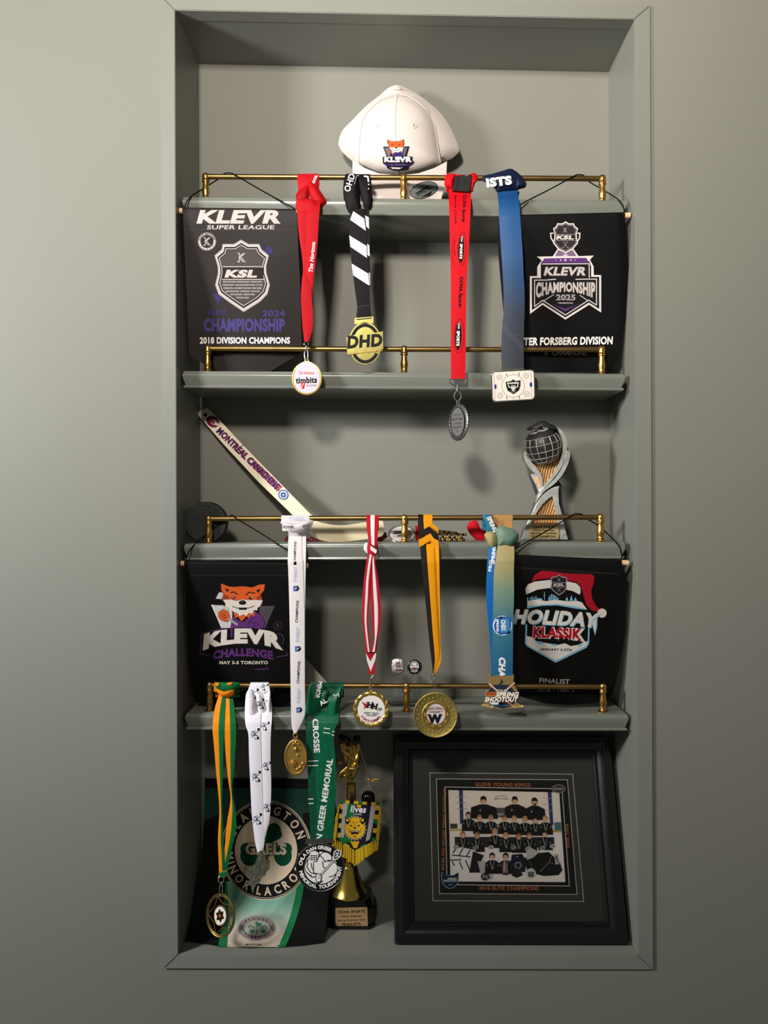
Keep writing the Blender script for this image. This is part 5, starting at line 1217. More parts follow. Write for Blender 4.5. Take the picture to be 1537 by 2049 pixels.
plate([(250, 425), (258, 500), (298, 580), (360, 645), (402, 695), (418, 760), (426, 850), (442, 760), (436, 690), (400, 618), (350, 570), (312, 510), (290, 445)], .080, .014, SV, 'left_band', sm=2)
plate([(575, 168), (640, 215), (686, 300), (692, 400), (670, 500), (630, 590), (570, 680), (500, 760), (430, 832), (390, 900), (415, 830), (500, 718), (560, 638), (612, 535), (640, 445), (646, 380), (640, 300), (604, 225)], .078, .016, SV, 'right_band', sm=2)
plate([(692, 420), (722, 424), (720, 490), (690, 580), (640, 670), (580, 742), (515, 795), (440, 850), (375, 950), (395, 895), (470, 800), (560, 715), (625, 625), (670, 530)], .074, .014, SV, 'right_band', sm=2)
plate([(318, 662), (382, 656), (420, 700), (440, 780), (410, 862), (372, 770)], .088, .006, SV, 'fin'); plate([(356, 694), (398, 690), (424, 780), (410, 800), (380, 750)], .0860, .003, ORR, 'fin_inlay')
plate([(430, 880), (500, 822), (562, 790), (612, 780), (596, 860), (600, 960), (640, 1080), (702, 1330), (620, 1330), (604, 1160), (590, 1090), (565, 1000), (546, 872), (500, 900), (430, 968), (375, 1060), (330, 1150), (302, 1180), (300, 1328), (228, 1325), (270, 1190), (345, 1050), (385, 950)], .076, .016, SV, 'base_band')
pl = plate([(302, 1168), (612, 1172), (606, 1326), (300, 1326)], .0735, .006, mat('plaque_gold', (206, 180, 128), .38, .5), 'plaque', bv=.0006)
A = Art(.0733, T)
for tx, v, w_, h_ in (('CCHA SPORTS', 1202, 205, 24), ('North American', 1234, 210, 20), ('Elite Summer Tournament', 1264, 262, 20), ('2018 CHAMPIONS', 1299, 250, 25)): A.text(tx, 452, v, w_, h_, (50, 36, 20), bold=.03)
A.obj('lettering', pl)
gx, gy = U(T, [(440, 368)])[0]; gr = .0322; gc = P(gx, gy, .078)
g = G(); g.lathe([(gr*math.cos(a), gr*math.sin(a)) for a in [math.radians(d) for d in range(-90, 91, 12)]], gc, SLT, 28); 
gl = g.obj('globe', t)
g = G(); rot_ = Matrix.Translation(gc) @ Matrix.Rotation(math.radians(-14), 4, 'Y') @ Matrix.Rotation(math.radians(10), 4, 'X')
for la in (-58, -36, -14, 8, 30): g.tube([rot_ @ Vector((1.02*gr*math.cos(math.radians(la))*math.cos(a), 1.02*gr*math.cos(math.radians(la))*math.sin(a), 1.02*gr*math.sin(math.radians(la)))) for a in [2*PI*j/36 for j in range(36)]], .0007, IVR, 6, closed=True)
for lo in range(0, 360, 24): g.tube([rot_ @ Vector((1.02*gr*math.cos(math.radians(la))*math.cos(math.radians(lo)), 1.02*gr*math.cos(math.radians(la))*math.sin(math.radians(lo)), 1.02*gr*math.sin(math.radians(la)))) for la in range(-80, 31, 10)], .0007, IVR, 6)
g.obj('grid_wires', gl)
g = G()
for s_ in (1.0, .84, .68):
    q = [(300-440, 260-368), (306-440, 215-368), (372-440, 188-368), (378-440, 172-368), (452-440, 168-368), (480-440, 205-368), (440-440, 228-368), (370-440, 232-368), (350-440, 255-368)]
    pts = []
    for a, b in q:
        a, b = -50+(a+50)*s_, -160+(b+160)*s_; X, Z = a/5.123*K(.06), -b/5.123*K(.06); rr = X*X+Z*Z
        pts.append(gc+Vector((X, -math.sqrt(max((gr*1.03)**2-rr, 1e-6)), Z)))
    g.tube(pts, .0007, IVR, 6, closed=True)
g.obj('relief', gl)
g = G(); lump(g, T, [(275, 190), (330, 160), (410, 118), (470, 116), (520, 145), (570, 165), (600, 210), (500, 200), (400, 165), (310, 215)], .076, .010, SLT, sm=2, back=1.5); g.obj('globe_top', gl)

# ---------------------------------------------------------------- pale card on the lowest shelf
g = G(); g.prism([(560, 1270), (600, 1307), (655, 1366), (611, 1413), (575, 1413), (530, 1366)], .092, .0945, mat('pale_card', (206, 196, 182), .6), bevel=.0004); solo(g, 'card', 'pale grey square card corner standing behind the fox banner on the lowest shelf', 'card', P(600, 1408, .10))

# ---------------------------------------------------------------- two rings on a clear block
def glassmat(name, tint=(1, 1, 1), ior=1.45, base=.0, rough=.01):
    m = bpy.data.materials.new(name); m.use_nodes = True; nt = m.node_tree; nt.nodes.clear()
    o = nt.nodes.new('ShaderNodeOutputMaterial'); mx = nt.nodes.new('ShaderNodeMixShader'); tr = nt.nodes.new('ShaderNodeBsdfTransparent'); gl_ = nt.nodes.new('ShaderNodeBsdfGlossy'); fr_ = nt.nodes.new('ShaderNodeFresnel')
    tr.inputs[0].default_value = tint+(1,); gl_.inputs['Roughness'].default_value = rough; fr_.inputs[0].default_value = ior
    ad = nt.nodes.new('ShaderNodeMath'); ad.inputs[1].default_value = base
    nt.links.new(fr_.outputs[0], ad.inputs[0]); nt.links.new(ad.outputs[0], mx.inputs[0]); nt.links.new(tr.outputs[0], mx.inputs[1]); nt.links.new(gl_.outputs[0], mx.inputs[2]); nt.links.new(mx.outputs[0], o.inputs[0]); return m
ACR = glassmat('clear_acrylic', (.93, .95, .94), 1.49, .05)
T = (770, 1290, 8.09)
t = thing('display_block', 'clear acrylic block on the lowest shelf carrying two championship rings', 'stand', P(814, 1414, .09))
def zs4(Y, px): return ztop(3, P(px, 0, Y).x)
a, b = P(784, 1353, .085), P(843, 1353, .085); zb = zs4(.09, 812)
g = G(); g.box((a.x, .085, zb+.004), (b.x, .105, a.z), ACR, .0005); g.obj('riser', t)
a2, b2 = P(780, 1396, .080), P(849, 1396, .080); g = G(); g.box((a2.x, .076, zb), (b2.x, .112, zb+.0042), ACR, .0004); g.obj('foot', t)
CRY = mat('crystal_silver', (226, 208, 204), .28, .85, var=.35, vscale=400, bump=1.0, bscale=500); BKS = mat('ring_black_metal', (40, 36, 36), .25, .8)
for (u, v, ru, rv, nm, lb, pk) in ((218, 345, 104, 128, 'a', 'rounded square rose-silver championship ring, left of the two on the clear block', 1), (480, 360, 116, 132, 'b', 'round black-sided championship ring with crystals and red centre, right of the two', 0)):
    t = thing('ring', lb, 'ring', P(770+u/8.09, 1352, .093), 'championship rings')
    x, y = 770+u/8.09, 1290+v/8.09; k = K(.088); R0 = .0105; c = P(x, y, .089)
    g = G(); g.tube([c+Vector((0, .0085+.0085*math.cos(a), .0-.0095*math.sin(a)*1.05-.001)) for a in [2*PI*j/28 for j in range(28)]], .0030, CRY if pk else BKS, 8, closed=True); g.obj('band', t)
    sq = (lambda a: 1/max(abs(math.cos(a)), abs(math.sin(a)))**.45) if pk else (lambda a: 1+.04*math.cos(2*a))
    g = G(); rx_ = ru/8.09*k; xdisc(g, (x, y, .089), [(0, -.003), (rx_, -.002), (rx_*1.02, .001), (rx_*.86, .003), (rx_*.6, .0036), (0, .004)], CRY if pk else BKS, n=36, sc=(lambda a, s=sq: s(a)*(1+.18*abs(math.sin(a))**2) if pk else s(a)*(1+.10*abs(math.sin(a))**2))); f_ = g.obj('bezel', t)
    for ring_, n in ((.92, 22), (.72, 16)):
        for j in range(n):
            a = 2*PI*j/n; 
            g = G(); p = P(x, y, .0857)+Vector((rx_*ring_*math.cos(a), 0, rx_*ring_*1.14*math.sin(a))); g.lathe([(0, -.0006), (.00085, 0), (.0004, .0006), (0, .0007)], p, CRY, 6, 'y'); g.obj('crystal', f_) if ring_ > .8 else g.bm.free()
    A = Art(.0843, T, lift=.0004)
    if pk: A.text('2025', u, 300, 70, 30, (120, 90, 90), bold=.05); A.text('FINALIST', u, 342, 110, 26, (110, 70, 70), bold=.05); A.line([(140, 385), (300, 385)], 8, (230, 220, 214)); A.line([(150, 440), (200, 405), (250, 405), (300, 440)], 10, (90, 70, 66)); A.line([(175, 300), (165, 380)], 8, (236, 224, 220)); A.line([(262, 300), (276, 370)], 8, (236, 224, 220))
    else: A.disc(480, 345, 76, (150, 146, 146), ry=84); A.poly([(440, 300), (520, 300), (495, 340), (480, 320), (465, 340)], (235, 230, 228)); A.text('ALL STAR', 480, 356, 150, 26, (240, 234, 232), bold=.06); A.poly([(410, 378), (550, 378), (480, 408)], (110, 20, 34)); A.line([(420, 425), (480, 445), (540, 425)], 9, (214, 206, 206))
    A.obj('face_print', f_)
# ---------------------------------------------------------------- stiff lacrosse sheet leaning in the bottom left corner
T = (340, 1340, 3.4932)
gp = interp([r_[:2] for r_ in catmull([(1555, .1560), (1620, .1500), (1700, .132), (1770, .105), (1830, .074), (1870, .0480), (1897, .0215)], 6)])
def gsf(x, y):
    fl = D0*((1910.5-CY)/max(1.0, y-CY))-D0 if y > 1840 else 9
    return min(gp(x, y), fl-.0016)
t = thing('lacrosse_sheet', 'stiff green and black sheet with shamrock roundel, curling forward behind the white satin ribbon', 'banner', P(515, 1900, .03))
GD = mat('sheet_dark_green', (0, 58, 42), .5, var=.08, vscale=30)
g = cloth(U(T, [(245, 760), (700, 762), (1125, 764), (1120, 1150), (1112, 1560), (1098, 1740), (1076, 1905), (940, 1928), (800, 1940), (560, 1944), (345, 1934), (100, 1893), (170, 1700), (215, 1400), (238, 1050)]), gsf, GD, th=.0012, sub=4.5); g.obj('sheet', t)
A = Art(gsf, T, lift=.0006, fine=4.5); KB = (16, 16, 14); CRM = (214, 190, 162); DGR = (0, 66, 42); LG = (30, 120, 70); TEA = (116, 170, 146)
A.poly([(246, 762), (1124, 766), (1122, 832), (244, 828)], (14, 12, 12)); A.line([(246, 800), (1120, 806)], 3, (40, 34, 32))
A.poly([(238, 1060), (360, 1000), (420, 1500), (380, 1560), (350, 1932), (102, 1892), (170, 1700), (215, 1400)], KB)
A.poly([(930, 1000), (1118, 1000), (1112, 1560), (1098, 1740), (1075, 1903), (940, 1926), (740, 1938), (860, 1700), (940, 1450)], KB)
bands = [(1480, TEA), (1560, TEA), (1640, (132, 178, 156)), (1710, (160, 186, 166)), (1780, (186, 190, 172)), (1850, (206, 192, 172)), (1938, (210, 188, 168))]
def xl_(v): return 400+10*math.sin((v-1480)/150)
def xr_(v): return 888-132*((v-1480)/460)**1.6
for (v0, c0), (v1, c1) in zip(bands, bands[1:]):
    for q in range(4):
        a, b = v0+(v1-v0)*q/4, v0+(v1-v0)*(q+1)/4; f_ = (q+.5)/4; cc = tuple(int(c0[i]+(c1[i]-c0[i])*f_) for i in range(3))
        A.poly([(xl_(a), a), (xr_(a), a), (xr_(b), b), (xl_(b), b)], cc)
        A.poly([(xr_(a), a), (xr_(a)+50, a), (xr_(b)+48, b), (xr_(b), b)], LG)
        x0 = 392-52*((a-1480)/460)**2; x1 = 392-52*((b-1480)/460)**2
        A.poly([(x0-6, a), (xl_(a), a), (xl_(b), b), (x1-6, b)], (36, 112, 66))
cx_, cy_ = 672, 1262
A.disc(cx_, cy_, 318, (206, 190, 160), ry=350, n=60); A.disc(cx_, cy_, 310, KB, ry=342, n=60); A.ring(cx_, cy_, 303, 4, (206, 190, 160), ry=334, n=60)
A.disc(cx_, cy_, 218, CRM, ry=240, n=48)
def heart(A, u, v, s_, a, m):
    p = []
    for k_ in range(28):
        q = 2*PI*k_/28; X = 16*math.sin(q)**3; Y_ = -(13*math.cos(q)-5*math.cos(2*q)-2*math.cos(3*q)-math.cos(4*q))
        X, Y_ = X*s_/16, Y_*s_/16; p.append((u+X*math.cos(a)-Y_*math.sin(a), v+X*math.sin(a)+Y_*math.cos(a)))
    A.poly(p, m)
heart(A, 716, 1156, 66, .35, DGR); A.disc(728, 1130, 50, DGR, ry=58); heart(A, 566, 1285, 84, -1.9, DGR); A.disc(552, 1300, 60, DGR, ry=70); heart(A, 780, 1285, 84, 1.9, DGR); A.disc(790, 1300, 62, DGR, ry=72)
A.poly([(640, 1180), (690, 1160), (700, 1300), (650, 1330)], DGR); A.line([(672, 1290), (690, 1380), (640, 1430)], 16, DGR)
for i in range(5): A.line([(530+i*16, 1310), (500+i*16, 1350)], 2, LG)
A.text('GAELS', 672, 1254, 286, 82, CRM, bold=.05, out=DGR, ow=.04)
A.arc('CLARINGTON', cx_, cy_, 260, 286, -66, 68, 62, CRM, .03, wf=.8); A.arc('MINOR LACROSSE', cx_, cy_, 260, 286, 262, 98, 62, CRM, .03, flip=True, wf=.8)
A.disc(608, 1806, 134, (110, 96, 110), ry=84, n=40); A.ring(608, 1806, 128, 3, CRM, ry=79); A.disc(608, 1806, 92, (190, 184, 168), ry=55, n=36)
heart(A, 618, 1782, 24, .3, (60, 128, 100)); heart(A, 574, 1812, 30, -1.9, (60, 128, 100)); heart(A, 652, 1812, 30, 1.9, (60, 128, 100)); A.line([(612, 1810), (604, 1850)], 7, (60, 128, 100))
A.text('GAELS', 612, 1806, 118, 24, (196, 196, 180), bold=.05, out=(60, 128, 100), ow=.05)
A.arc('CLARINGTON', 608, 1806, 111, 66, -62, 62, 20, (186, 176, 168), .03); A.arc('MINOR LACROSSE', 608, 1806, 111, 68, 250, 110, 19, (186, 176, 168), .03, flip=True)
A.text('AVTCH', 580, 1921, 112, 13, KB, shear=.3, bold=.06)
A.obj('logo_print', t)

# ---------------------------------------------------------------- gold figure trophy
T5 = (560, 1360, 6.025); T6 = (560, 1640, 6.404)
TG = mat('mirror_gold_plastic', (226, 190, 92), .24, 1); TGF = mat('figure_gold_plastic', (222, 184, 100), .30, 1, bump=.5, bscale=160); BM = mat('black_marble_base', (14, 13, 13), .12, spec=.6)
t = thing('figure_trophy', 'gold cup trophy with player figure on a black base, behind the small fringed pennant', 'trophy', P(704, 1858, .112))
fl = lambda Y: D0*0+P(700, 1910.5, 0).z
zf = fl(0); YC = .113; cx0 = P(704, 0, YC).x
def zat(py, Y): return P(0, py, Y).z
g = G(); b0 = .0400
rg = []
for hw, z in ((.0430, zf), (.0435, zf+.0040), (.0400, zf+.0068), (.0398, zf+.034), (.0360, zf+.048), (.0352, zf+.0500)):
    c = .011; w_ = hw
    ring = []
    for sx_, sy_ in ((-1, -1), (1, -1), (1, 1), (-1, 1)):
        pts = ((w_*sx_-c*sx_, .8*w_*sy_), (w_*sx_, .8*w_*sy_-c*sy_)) if sx_*sy_ < 0 else ((w_*sx_, .8*w_*sy_-c*sy_), (w_*sx_-c*sx_, .8*w_*sy_))
        ring += [Vector((cx0+a, YC+b, z)) for a, b in pts]
    rg.append(ring)
g.loft(rg, BM); ba = g.obj('base', t, smooth=False)
Yp = YC-.8*.0400-.0004
g = G(); g.prism(U(T6, [(712, 1134), (1122, 1124), (1128, 1386), (716, 1399)]), Yp-.0006, Yp+.0004, mat('plaque_bronze', (196, 158, 108), .42, .4)); pq = g.obj('plaque', t)
A = Art(Yp-.0007, T6)
for tx, u, v, w_, h_ in (('CCHA SPORTS', 917, 1180, 340, 36), ('North American', 917, 1236, 258, 28), ('Spring Showcase 2024', 920, 1290, 360, 28), ('FINALISTS', 916, 1342, 238, 38)): A.text(tx, u, v, w_, h_, (44, 28, 16), rot=-1.6, bold=.025 if h_ > 30 else .01)
A.obj('lettering', pq)
kk = K(YC); zc = zf+.0500
cx1 = P(698, 0, YC).x
g = G(); H = zat(1735, YC)-zc
g.lathe([(.0001, 0), (.0330, 0), (.0335, .0020), (.0300, .0060), (.0255, .016), (.0200, .032), (.0150, .050), (.0120, H), (.0090, H+.004), (.0090, H+.010), (.016, H+.018), (.022, H+.030), (.026, H+.050), (.027, H+.070), (.020, H+.075), (.001, H+.076)], (cx1, YC, zc), TG, 40); g.obj('cup', t)
zt = zc+H+.076; zn = zat(1567, YC)
g = G(); n = zn-zt; g.lathe([(.001, 0), (.012, 0), (.013, .004), (.009, .006), (.009, n*.45), (.0105, n*.5), (.0105, n*.56), (.008, n*.6), (.0095, n*.70), (.0080, n*.76), (.0095, n*.86), (.0080, n*.92), (.009, n), (.001, n+.001)], (P(703, 0, YC).x, YC, zt), TGF, 20); g.obj('stem', t)
def skin(name, nodes, edges, m, parent, sub=2):
    """nodes: (px,py,Y,radius m)"""
    me = bpy.data.meshes.new(name); off = wl(parent)
    me.from_pydata([P(a, b, c)-off for a, b, c, r in nodes], edges, []); o = bpy.data.objects.new(name, me); C.objects.link(o); o.parent = parent
    sk = o.modifiers.new('s', 'SKIN'); sk.use_smooth_shade = True
    for v, nd in zip(me.skin_vertices[0].data, nodes): v.radius = (nd[3], nd[3])
    me.skin_vertices[0].data[0].use_root = True
    sb = o.modifiers.new('u', 'SUBSURF'); sb.levels = sb.render_levels = sub
    dg = bpy.context.evaluated_depsgraph_get(); dg.update(); m2 = bpy.data.meshes.new_from_object(o.evaluated_get(dg)); o.modifiers.clear(); o.data = m2; m2.name = name
    m2.materials.clear(); m2.materials.append(m)
    for p in m2.polygons: p.use_smooth = True; p.material_index = 0
    return o
Q = YC
nodes = [(706, 1530, Q, .0100), (708, 1515, Q, .0095), (702, 1500, Q, .0110), (694, 1495, Q, .0060), (683, 1488, Q-.008, .0055), (686, 1500, Q-.012, .0050), (696, 1512, Q-.016, .0042), (714, 1496, Q, .0060), (716, 1510, Q-.010, .0050), (713, 1522, Q-.016, .0042),
         (698, 1537, Q, .0085), (685, 1546, Q-.003, .0070), (676, 1558, Q, .0055), (712, 1540, Q, .0080), (705, 1552, Q-.004, .0060), (700, 1562, Q, .0050), (703, 1489, Q, .0055), (703, 1484, Q, .0070)]
edges = [(0, 1), (1, 2), (2, 3), (3, 4), (4, 5), (5, 6), (2, 7), (7, 8), (8, 9), (0, 10), (10, 11), (11, 12), (0, 13), (13, 14), (14, 15), (2, 16), (16, 17)]
fgo = skin('figure', nodes, edges, TGF, t)
BSH = mat('black_chrome', (60, 58, 58), .12, 1)
g = G(); lump(g, T5, [(705, 690), (720, 660), (760, 655), (850, 705), (855, 740), (835, 755), (780, 740), (715, 725)], YC-.012, .010, BSH, sm=2, back=1); lump(g, T5, [(880, 700), (910, 670), (955, 675), (980, 710), (960, 750), (900, 745)], YC-.012, .010, BSH, sm=2, back=1); g.obj('gloves', fgo)
g = G(); g.tube([P(*U(T5, [q])[0], YC-.018) for q in ((780, 850), (850, 930), (930, 1010))], .0016, TG, 8); g.tube([P(*U(T5, [q])[0], YC-.018) for q in ((930, 1010), (945, 1035), (900, 1075), (840, 1070))], .0026, TG, 8); g.obj('stick', fgo)
for a, b in (((735, 740), (760, 880)), ((775, 750), (800, 1000)), ((890, 760), (905, 930)), ((945, 740), (940, 900)), ((700, 1010), (750, 990)), ((860, 1080), (940, 1060)), ((790, 1100), (820, 1190)), ((760, 1120), (800, 1170))):
    g = G(); n_ = 5
    g.tube([P(*U(T5, [(a[0]+(b[0]-a[0])*i/n_, a[1]+(b[1]-a[1])*i/n_)])[0], YC-.013) for i in range(n_+1)], [.0010, .0042, .0034, .0044, .0036, .0010], TGF, 10); g.obj('armour_fold', fgo)

# small black dome behind the pennant
g = G(); c = P(737, 1600, .128); g.lathe([(.0001, -.012), (.0110, -.012), (.0128, -.006), (.0130, .004), (.0120, .010), (.0080, .0145), (.0001, .016)], c, BM, 24); g.tube([c+Vector((-.006, -.0125, .0)), c+Vector((0, -.0132, .003)), c+Vector((.006, -.0125, 0))], .0007, BSH, 6); g.tube([c+Vector((0, .0, -.012)), Vector((c.x, c.y, P(0, 1640, .128).z))], .006, BM, 12); solo(g, 'helmet_ornament', 'small glossy black dome behind the top corner of the fringed pennant', 'ornament', P(737, 1640, .128))

# ---------------------------------------------------------------- small fringed pennant
T = T5
t = thing('fringed_pennant', 'small green, black and white pennant with a snarling lynx head and yellow fringe', 'pennant', P(715, 1606, .080))
psf = lambda x, y: .0800+.0010*math.sin((x-700)/9)
bl = [(738, 1470), (1205, 1500), (1180, 1700), (1150, 1960), (905, 2085), (690, 1960), (692, 1880)]
g = cloth(U(T, bl), psf, mat('pennant_satin', (24, 22, 26), .45), sub=6); g.obj('cloth', t)
A = Art(psf, T); YE = (226, 170, 30); GE = (20, 110, 50); BL2 = (24, 18, 18); SG_ = (176, 166, 172)
A.poly([(812, 1480), (905, 1486), (885, 1800), (880, 1960), (700, 1960)], GE)
A.poly([(760, 1490), (824, 1494), (788, 1700), (770, 1905), (695, 1890)], SG_); A.poly([(1100, 1515), (1160, 1520), (1120, 1760), (1085, 1925), (1035, 1950), (1070, 1740)], SG_)
def chk(a, b, n, w_, seq):
    dx, dy = (b[0]-a[0])/n, (b[1]-a[1])/n; L_ = math.hypot(dx, dy); nx, ny = -dy/L_*w_, dx/L_*w_
    for i in range(n):
        p = (a[0]+dx*i, a[1]+dy*i); A.poly([p, (p[0]+dx, p[1]+dy), (p[0]+dx+nx, p[1]+dy+ny), (p[0]+nx, p[1]+ny)], seq[i % len(seq)])
chk((738, 1452), (1208, 1482), 9, 36, [GE, YE, BL2, YE, GE, YE, BL2, YE, GE])
chk((722, 1500), (690, 1900), 7, -38, [YE, BL2, YE, BL2, YE, BL2, YE]); chk((1200, 1520), (1152, 1960), 8, 44, [YE, BL2, YE, GE, BL2, YE, BL2, GE])
chk((670, 1900), (905, 2040), 4, 50, [BL2, GE, YE, BL2][::1]); chk((905, 2040), (1160, 1915), 4, 50, [BL2, GE, BL2, GE])
A.poly([(850, 1950), (960, 1950), (930, 2030), (890, 2030)], YE)
A.text('Ilves', 950, 1562, 186, 84, (226, 218, 220), shear=.15, bold=.03, rot=3); A.text('TAMPERE', 935, 1622, 104, 18, (190, 184, 190), bold=.03, rot=3)
A.poly([(925, 1510), (985, 1512), (975, 1540), (930, 1535)], YE)
ly = []
for i in range(44):
    a = 2*PI*i/44; r_ = 128 if i % 2 else 108; ly.append((905+r_*math.cos(a)*1.02, 1790+r_*math.sin(a)*1.12))
A.poly(scl(ly, 1.10, (905, 1790)), (196, 190, 196)); A.poly(scl(ly, 1.05, (905, 1790)), BL2); A.poly(ly, YE)
for s_ in (-1, 1):
    A.poly([(905+s_*50, 1700), (905+s_*120, 1650), (905+s_*118, 1720), (905+s_*90, 1750)], BL2); A.poly([(905+s_*62, 1702), (905+s_*108, 1668), (905+s_*104, 1715)], YE)
    A.poly([(905+s_*18, 1765), (905+s_*62, 1748), (905+s_*54, 1772)], BL2); A.line([(905+s_*14, 1730), (905+s_*40, 1712)], 7, (150, 100, 20)); A.line([(905+s_*80, 1790), (905+s_*60, 1850)], 6, BL2)
A.poly([(885, 1780), (925, 1780), (905, 1806)], BL2); A.poly([(850, 1820), (960, 1820), (945, 1870), (905, 1858), (865, 1870)], BL2)
for u in (872, 895, 918, 940): A.poly([(u-8, 1824), (u+8, 1824), (u, 1842)], (236, 230, 220))
A.line([(905, 1710), (905, 1770)], 7, (150, 100, 20)); A.poly([(880, 1880), (930, 1880), (905, 1910)], (150, 100, 20)); A.obj('logo_print', t)
FR = mat('yellow_fringe', (214, 176, 30), .6)
g = G(); q = random.Random(5)
def frng(a, b, n, L0, L1, lean):
    for i in range(n):
        f_ = i/(n-1); u, v = a[0]+(b[0]-a[0])*f_, a[1]+(b[1]-a[1])*f_; L_ = (L0+(L1-L0)*f_)*(1+.15*q.random()); j = q.random()*.003
        p = [(u, v), (u+lean*.4+4, v+L_*.5), (u+lean, v+L_), (u+lean+8, v+L_), (u+lean*.4+10, v+L_*.5), (u+7, v)]
        g.tube([P(*U(T, [s_])[0], .0805-j) for s_ in p], .0006, FR, 5)
frng((712, 1510), (668, 1930), 26, 150, 130, -42); frng((1198, 1530), (1160, 1950), 22, 90, 110, 14); frng((670, 1925), (905, 2060), 22, 130, 165, -4); frng((905, 2060), (1160, 1930), 24, 165, 110, 8)
g.obj('fringe', t, kind='stuff')
g = G()
for a in ([(740, 1455), (760, 1330), (830, 1000), (860, 740)], [(1205, 1490), (1120, 1290), (1085, 1190), (1000, 940), (960, 800)]): g.tube([P(*U(T, [s_])[0], .084) for s_ in a], [.0010]*2+[.0006]*(len(a)-2), GB, 6)
g.obj('cord', t)
g = G(); g.tube([P(*U(T, [s_])[0], .088) for s_ in ((680, 1232), (1060, 1226))], .0007, GB, 6)
for a, b in (((1062, 1195), (1110, 1216)), ((1105, 1204), (1205, 1197)), ((1090, 1218), (1170, 1230))): g.tube([P(*U(T, [s_])[0], .084) for s_ in (a, ((a[0]+b[0])/2, (a[1]+b[1])/2), b)], [.0008, .0019, .0010], GB, 8)
g.obj('cross_rod', t)

# ---------------------------------------------------------------- framed team photo
OC = [(787, 1470.5), (1218, 1472), (1255.5, 1887), (789.3, 1886)]
YT_, YB_ = .1425, .0365
zt_, zb_ = P(0, 1471, YT_).z, P(0, 1886.5, YB_).z; bb_ = (YT_-YB_)/(zt_-zb_); aa_ = YB_-bb_*zb_
def fpl(x, y):
    s_ = (CY-y)/F*bb_; return (aa_+s_*D0)/(1-s_)
t = thing('picture_frame', 'black framed team photo with dark mat, leaning beneath the lowest shelf', 'picture', P(1020, 1886, YB_))
co = [P(x, y, fpl(x, y)) for x, y in OC]
nrm = Vector((0, -1, bb_)).normalized(); nrm = Vector((0, -math.cos(math.atan(bb_)), math.sin(math.atan(bb_))))
T7 = (760, 1440, 2.7945)
ic = [P(x, y, fpl(x, y)) for x, y in U(T7, [(181, 190), (1186, 193), (1256, 1128), (193, 1126)])]
FRB = mat('black_satin_moulding', (13, 12, 12), .26, spec=.6)
prof = [(0, -.002), (0, .009), (.05, .0125), (.12, .0135), (.20, .0130), (.30, .0145), (.45, .0145), (.62, .0120), (.74, .0085), (.80, .0072), (.84, .0085), (.90, .0082), (.95, .0060), (1.0, .0052), (1.0, .0)]
for i in range(4):
    j = (i+1) % 4; g = G(); rr = []
    for w_, h_ in prof:
        a = co[i].lerp(ic[i], w_)+nrm*h_; b = co[j].lerp(ic[j], w_)+nrm*h_; e_ = (b-a).normalized()*.0001
        rr.append([a+e_, b-e_])
    g.quadgrid(rr, FRB); g.obj('moulding', t, smooth=True)
g = G(); V = [g.bm.verts.new(co[i].lerp(ic[i], .1)-nrm*.001) for i in range(4)]; W_ = [g.bm.verts.new(v.co-nrm*.004) for v in V]; g.cap(V, BM); g.cap(W_[::-1], BM)
for i in range(4): g.cap((V[(i+1) % 4], V[i], W_[i], W_[(i+1) % 4]), BM)
g.obj('backing', t, smooth=False)
g = G(); V = [g.bm.verts.new(ic[i].lerp(co[i], .06)+nrm*.0008) for i in range(4)]; g.cap(V, mat('charcoal_mat_board', (62, 62, 56), .8, bump=.1, bscale=600)); mb = g.obj('mat_board', t, smooth=False)
g = G(); V = [g.bm.verts.new(ic[i].lerp(co[i], .03)+nrm*.0042) for i in range(4)]; g.cap(V, glassmat('picture_glass', (1, 1, 1), 1.45, .0, .02)); g.obj('glass', t, smooth=False)
T8 = (860, 1540, 4.958)
A = Art(fpl, T8, lift=.0012, step=.00003); CP = (196, 112, 74); LN_ = (226, 220, 212)
A.line([(0, 32), (1418, 45), (1528, 1308), (32, 1300)], 6, LN_, True)
A.poly([(72, 98), (1362, 106), (1456, 1232), (102, 1224)], (30, 32, 28)); A.line([(66, 92), (1366, 100), (1462, 1238), (97, 1230)], 6, LN_, True)
A.line([(150, 172), (1312, 190), (1386, 1155), (172, 1140)], 7, LN_, True); A.poly([(160, 182), (1303, 200), (1376, 1145), (182, 1131)], (16, 16, 16))
pq_ = [(185, 203), (1285, 226), (1346, 1116), (206, 1110)]
def W(u, v):   # picture space 0..1100 x 0..900 -> crop
    a, b = u/1100, v/900
    x0 = pq_[0][0]+(pq_[1][0]-pq_[0][0])*a; x1 = pq_[3][0]+(pq_[2][0]-pq_[3][0])*a; y0 = pq_[0][1]+(pq_[1][1]-pq_[0][1])*a; y1 = pq_[3][1]+(pq_[2][1]-pq_[3][1])*a
    return (x0+(x1-x0)*b, y0+(y1-y0)*b)
pp = lambda pts, m: A.poly([W(*q_) for q_ in pts], m)
pp([(0, 0), (1100, 0), (1100, 900), (0, 900)], (250, 240, 226)); pp([(0, 400), (1100, 400), (1100, 900), (0, 900)], (254, 246, 240)); pp([(0, 385), (1100, 375), (1100, 402), (0, 402)], (214, 180, 96))
pp([(10, 330), (80, 330), (80, 378), (10, 380)], (70, 70, 66)); pp([(1030, 300), (1098, 300), (1098, 380), (1030, 385)], (90, 130, 130))
for u in (105, 985): pp([(u, 0), (u+38, 0), (u+36, 330), (u+2, 330)], (54, 66, 116))
for v in (60, 120, 180): pp([(60, v), (180, v), (180, v+5), (60, v+5)], (176, 166, 152)); pp([(930, v), (1030, v), (1030, v+5), (930, v+5)], (176, 166, 152))
